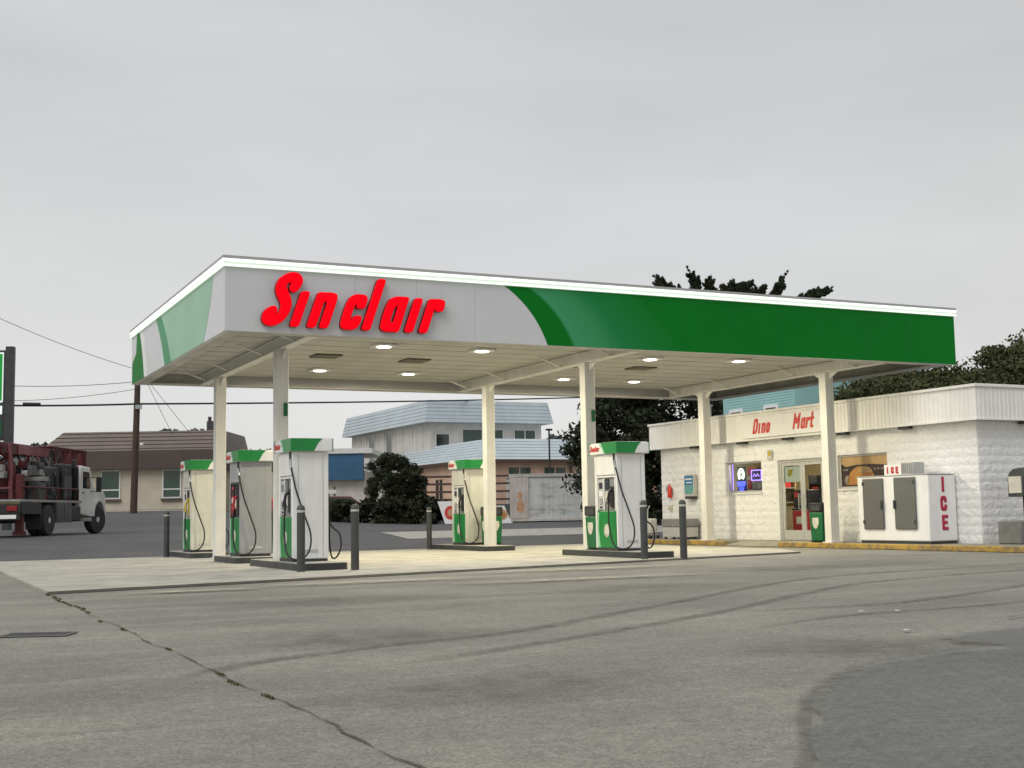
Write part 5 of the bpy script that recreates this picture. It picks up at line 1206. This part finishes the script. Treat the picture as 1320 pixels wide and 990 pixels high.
# ================================================================== truck
TR = thing('utility_truck', 'white cab utility truck with dark bed and red lattice derrick', 'truck', (-1.75, 22.1, .512), 0)
HB = R(27); TR.rotation_euler = (0, 0, math.pi/2-HB)   # x forward, y left
def tb(name, m, x0, x1, y0, y1, z0, z1, bev=.01, par=None): return box(name, m, par or TR, x0, x1, y0, y1, z0, z1, bev)
tb('frame_rail', 'truckdark', -2.3, 5.6, .30, .42, .62, .82); tb('frame_rail', 'truckdark', -2.3, 5.6, -.42, -.30, .62, .82)
def wheel(x, y, r=.50, wd=.26, rz=0):
    w_ = MB().lathe([(r*.62, -wd/2), (r*.93, -wd/2), (r, -wd/2+.05), (r, wd/2-.05), (r*.93, wd/2), (r*.62, wd/2)], n=28).build('wheel', 'rubber', TR)
    w_.rotation_euler = (R(90), 0, rz); w_.location = (x, y, r)
    s = -1 if y > 0 else 1
    MB().lathe([(r*.60, -wd*.42), (r*.60, wd*.40), (r*.5, wd*.30), (r*.30, wd*.44), (r*.16, wd*.52), (.01, wd*.54)], n=20).build('rim', 'ltgrey', w_).rotation_euler = (R(180) if s < 0 else 0, 0, 0)
    return w_
for y in (-1.12, -.80, .80, 1.12): wheel(0, y)
for y in (-1.06, 1.06): wheel(4.75, y, .50, .28, R(-14))
# deck and bodies
tb('deck', 'deck', -2.2, 3.05, -1.2, 1.2, 1.08, 1.16)
tb('subframe', 'truckdark', -2.2, 3.0, -.9, .9, .83, 1.079)
for y0, y1 in ((-1.22, -.72), (.72, 1.22)):
    o = tb('tool_locker', 'truckgrey', .62, 2.05, y0, y1, .42, 1.07)
    for x in (.66, 1.36): box('locker_door', 'truckgrey', o, x, x+.64, y0-.012 if y0 < 0 else y1+.001, y0-.001 if y0 < 0 else y1+.012, .48, 1.02)
    o = tb('fuel_tank', 'truckdark', 2.12, 3.05, y0+.05 if y0 < 0 else y0, y1 if y0 < 0 else y1-.05, .45, 1.0, .06)
    tb('tail_locker', 'truckdark', -2.2, -.62, y0, y1, .70, 1.07)
    tb('mud_flap', 'truckdark', -.66, -.63, y0, y1, .22, .69)
# rear end
tb('rear_bumper', 'truckdark', -2.42, -2.22, -1.2, 1.2, .52, .72); tb('rear_sill', 'olive', -2.26, -2.205, -1.2, 1.2, 1.0, 1.10)
o = tb('rear_panel', 'truckdark', -2.25, -2.205, -1.2, 1.2, .73, .99)
for y in (-.95, .95): tb('tail_light', 'tail', -2.29, -2.255, y-.16, y+.16, .80, .96)
tb('plate_board', 'board', -2.44, -2.425, -1.15, -.55, .56, .68); tb('plate_board', 'board', -2.44, -2.425, .25, .75, .56, .68)
for y in (-1.0, 1.0):
    o = MB(); o.box(-1.9, -1.7, y-.11, y+.11, .18, 1.95); o.box(-1.95, -1.65, y-.16, y+.16, .06, .18); o.build('outrigger', 'truckred', TR, .012)
# cab with long hood
cp = [(3.12, .72), (3.12, 2.28), (3.22, 2.40), (4.10, 2.36), (4.42, 1.72), (5.55, 1.52), (5.78, 1.36), (5.85, .62), (5.30, .55), (5.28, .86), (5.10, 1.10), (4.75, 1.18), (4.40, 1.10), (4.22, .86), (4.20, .60)]
MB().prism(cp, 'y', -1.10, 1.10).build('cab', 'truckwhite', TR, .05, seg=3)
for s in (-1, 1):
    a, c = sorted((s*1.103, s*1.112))
    d = MB().prism([(3.24, .78), (3.24, 2.28), (4.02, 2.26), (4.20, 1.70), (4.16, .78)], 'y', a, c).build('door', 'truckwhite', TR)
    a, c = sorted((s*1.113, s*1.119)); MB().prism([(3.34, 1.60), (3.34, 2.20), (3.96, 2.18), (4.12, 1.70), (4.06, 1.60)], 'y', a, c).build('door_window', 'pane', d)
    box('door_handle', 'black', d, 3.32, 3.46, *sorted((s*1.113, s*1.135)), 1.42, 1.47)
    b = MB(); b.tube([(4.14, s*1.11, 2.0), (4.20, s*1.38, 2.0), (4.20, s*1.38, 1.5), (4.14, s*1.11, 1.5)], .015, 6); b.box(4.16, 4.22, *sorted((s*1.30, s*1.48)), 1.48, 2.02); b.build('mirror', 'black', TR)
    fp = [(4.75+.63*math.cos(R(a_)), .62+.63*math.sin(R(a_))) for a_ in range(0, 181, 15)]+[(4.75+.54*math.cos(R(a_)), .62+.54*math.sin(R(a_))) for a_ in range(180, -1, -15)]
    MB().prism(fp, 'y', *sorted((s*.82, s*1.24))).build('fender', 'truckwhite', TR)
    box('step', 'deck', TR, 3.3, 4.1, *sorted((s*.95, s*1.18)), .45, .58)
MB().add([(4.13, -.98, 2.30), (4.13, .98, 2.30), (4.42, .98, 1.74), (4.42, -.98, 1.74)], [(0, 1, 2, 3)]).build('windscreen', 'pane', TR).location = (.03, 0, .02)
tb('rear_cab_window', 'pane', 3.10, 3.118, -.8, .8, 1.6, 2.15); tb('exhaust_stack', 'black', 2.93, 3.06, -.98, -.85, 1.0, 2.6, .03)
hr = MB()
for y in (-1.0, -.5, 0, .5, 1.0): hr.box(2.86, 2.92, y-.03, y+.03, 1.16, 2.30)
hr.box(2.86, 2.92, -1.1, 1.1, 2.301, 2.37); hr.box(2.925, 2.935, -1.1, 1.1, 1.16, 2.30); hr.build('headache_rack', 'truckdark', TR)
# machinery
o = tb('winch_body', 'truckdark', -.3, 1.9, -.85, .75, 1.161, 2.3, .08); MB().tube([(.7, -.9, 1.7), (.7, .9, 1.7)], .34, 18).build('drum', 'truckdark', o); MB().tube([(1.5, -.85, 1.6), (1.5, .85, 1.6)], .22, 16).build('drum', 'truckgrey', o)
o = tb('engine_box', 'truckdark', 1.95, 2.75, -.95, .6, 1.161, 2.42, .05); box('grille', 'truckgrey', o, 2.0, 2.7, -.965, -.951, 1.3, 2.0)
tb('control_box', 'truckgrey', -.5, .1, -1.1, -.72, 1.161, 1.75, .03); tb('crate', 'deck', -.45, .15, -1.15, -.5, 1.76, 1.9, .02)
MB().tube([(-1.2, 0, 1.16), (-1.2, 0, 2.3)], .38, 20, .30).build('turret', 'truckred', TR)
b = MB()
for y in (-.62, .62): b.tube([(-2.0, y*1.3, 1.16), (-1.6, y, 2.2), (-1.2, y*.6, 2.9)], .09, 8)
b.tube([(-1.9, -.8, 1.5), (-1.9, .8, 1.5)], .06, 8); b.tube([(-1.2, 0, 2.3), (.8, 0, 2.85)], .08, 8); b.build('a_frame', 'truckred', TR)
for k in range(7):
    p0 = Vector((random.uniform(-1.6, 1.2), random.uniform(-.8, .3), random.uniform(1.3, 1.8))); p1 = Vector((random.uniform(-1, 2.4), random.uniform(-.9, .2), random.uniform(2.0, 2.75))); mdl = p0.lerp(p1, .5)+Vector((0, -.25, -.3))
    MB().tube([p0, p0.lerp(mdl, .5)+Vector((0, -.06, 0)), mdl, mdl.lerp(p1, .5)+Vector((0, .05, -.1)), p1], .035, 6).build('hydraulic_hose', 'truckdark', TR)
for k, (x, y, z) in enumerate(((-.2, -.95, 2.05), (.35, -.6, 2.1), (1.6, -.7, 2.1), (2.2, -.85, 2.25), (-.9, -.8, 2.0), (1.0, -.9, 1.45))):
    tb('valve_block', ('deck', 'ltgrey', 'truckgrey')[k % 3], x-.13, x+.13, y-.1, y+.1, z-.09, z+.09, .02)
for k in range(16):
    x = random.uniform(-1.9, 2.6); y = random.uniform(-1.1, -.2); z = random.uniform(1.25, 2.3); q = random.uniform(.06, .2)
    tb('fitting', random.choice(('truckdark', 'truckdark', 'truckgrey', 'truckred', 'deck')), x-q, x+q, y-.08, y+.08, z-q*.8, z+q*.8, .015)
for k in range(9):
    x = random.uniform(-1.8, 2.7); z = random.uniform(1.9, 2.45)
    MB().tube([(x, random.uniform(-1.1, -.6), 1.2), (x+random.uniform(-.2, .3), random.uniform(-1.0, -.4), z), (x+random.uniform(-.5, .8), random.uniform(-.9, -.2), 2.6)], random.uniform(.02, .05), 6).build('pipe', random.choice(('truckdark', 'truckred', 'truckdark')), TR)
for y in (-1.16, 1.16):
    b = MB(); b.tube([(-2.1, y, 1.55), (2.8, y, 1.55)], .025, 6)
    for x in (-2.1, -1.1, -.1, .9, 1.9, 2.8): b.tube([(x, y, 1.16), (x, y, 1.55)], .02, 6)
    b.build('side_rail', 'truckred', TR)
# boom along the top, lattice end over the cab
tb('boom', 'truckred', -2.5, 1.0, -.24, .24, 2.62, 3.0, .03); o = tb('inner_boom', 'truckpink', 1.0, 2.5, -.19, .19, 2.66, 2.96, .02)
b = MB()
xa, xb, y_, z0, z1 = 1.9, 5.3, .5, 2.44, 3.0
for y in (-y_, y_):
    for z in (z0, z1): b.tube([(xa, y, z), (xb, y, z)], .035, 6)
    n_ = 7
    for k in range(n_):
        u0, u1 = xa+(xb-xa)*k/n_, xa+(xb-xa)*(k+1)/n_; b.tube([(u0, y, z0 if k % 2 else z1), (u1, y, z1 if k % 2 else z0)], .022, 6); b.tube([(u1, y, z0), (u1, y, z1)], .02, 6)
for k in range(8):
    u = xa+(xb-xa)*k/7
    for z in (z0, z1): b.tube([(u, -y_, z), (u, y_, z)], .022, 6)
b.build('lattice', 'truckred', TR)
tb('boom_head', 'truckdark', 3.1, 3.5, -.35, .35, 2.45, 3.02, .05); tb('boom_panel', 'truckpink', -.2, 2.4, -.262, -.245, 2.66, 2.96, .004)
tb('boom_tip', 'truckred', 5.32, 5.5, -.45, .45, 2.42, 3.02, .04); b = MB(); b.tube([(3.9, -.4, 2.35), (3.9, -.4, 2.48)], .05, 6); b.tube([(3.9, .4, 2.35), (3.9, .4, 2.48)], .05, 6); b.build('boom_rest', 'truckdark', TR)
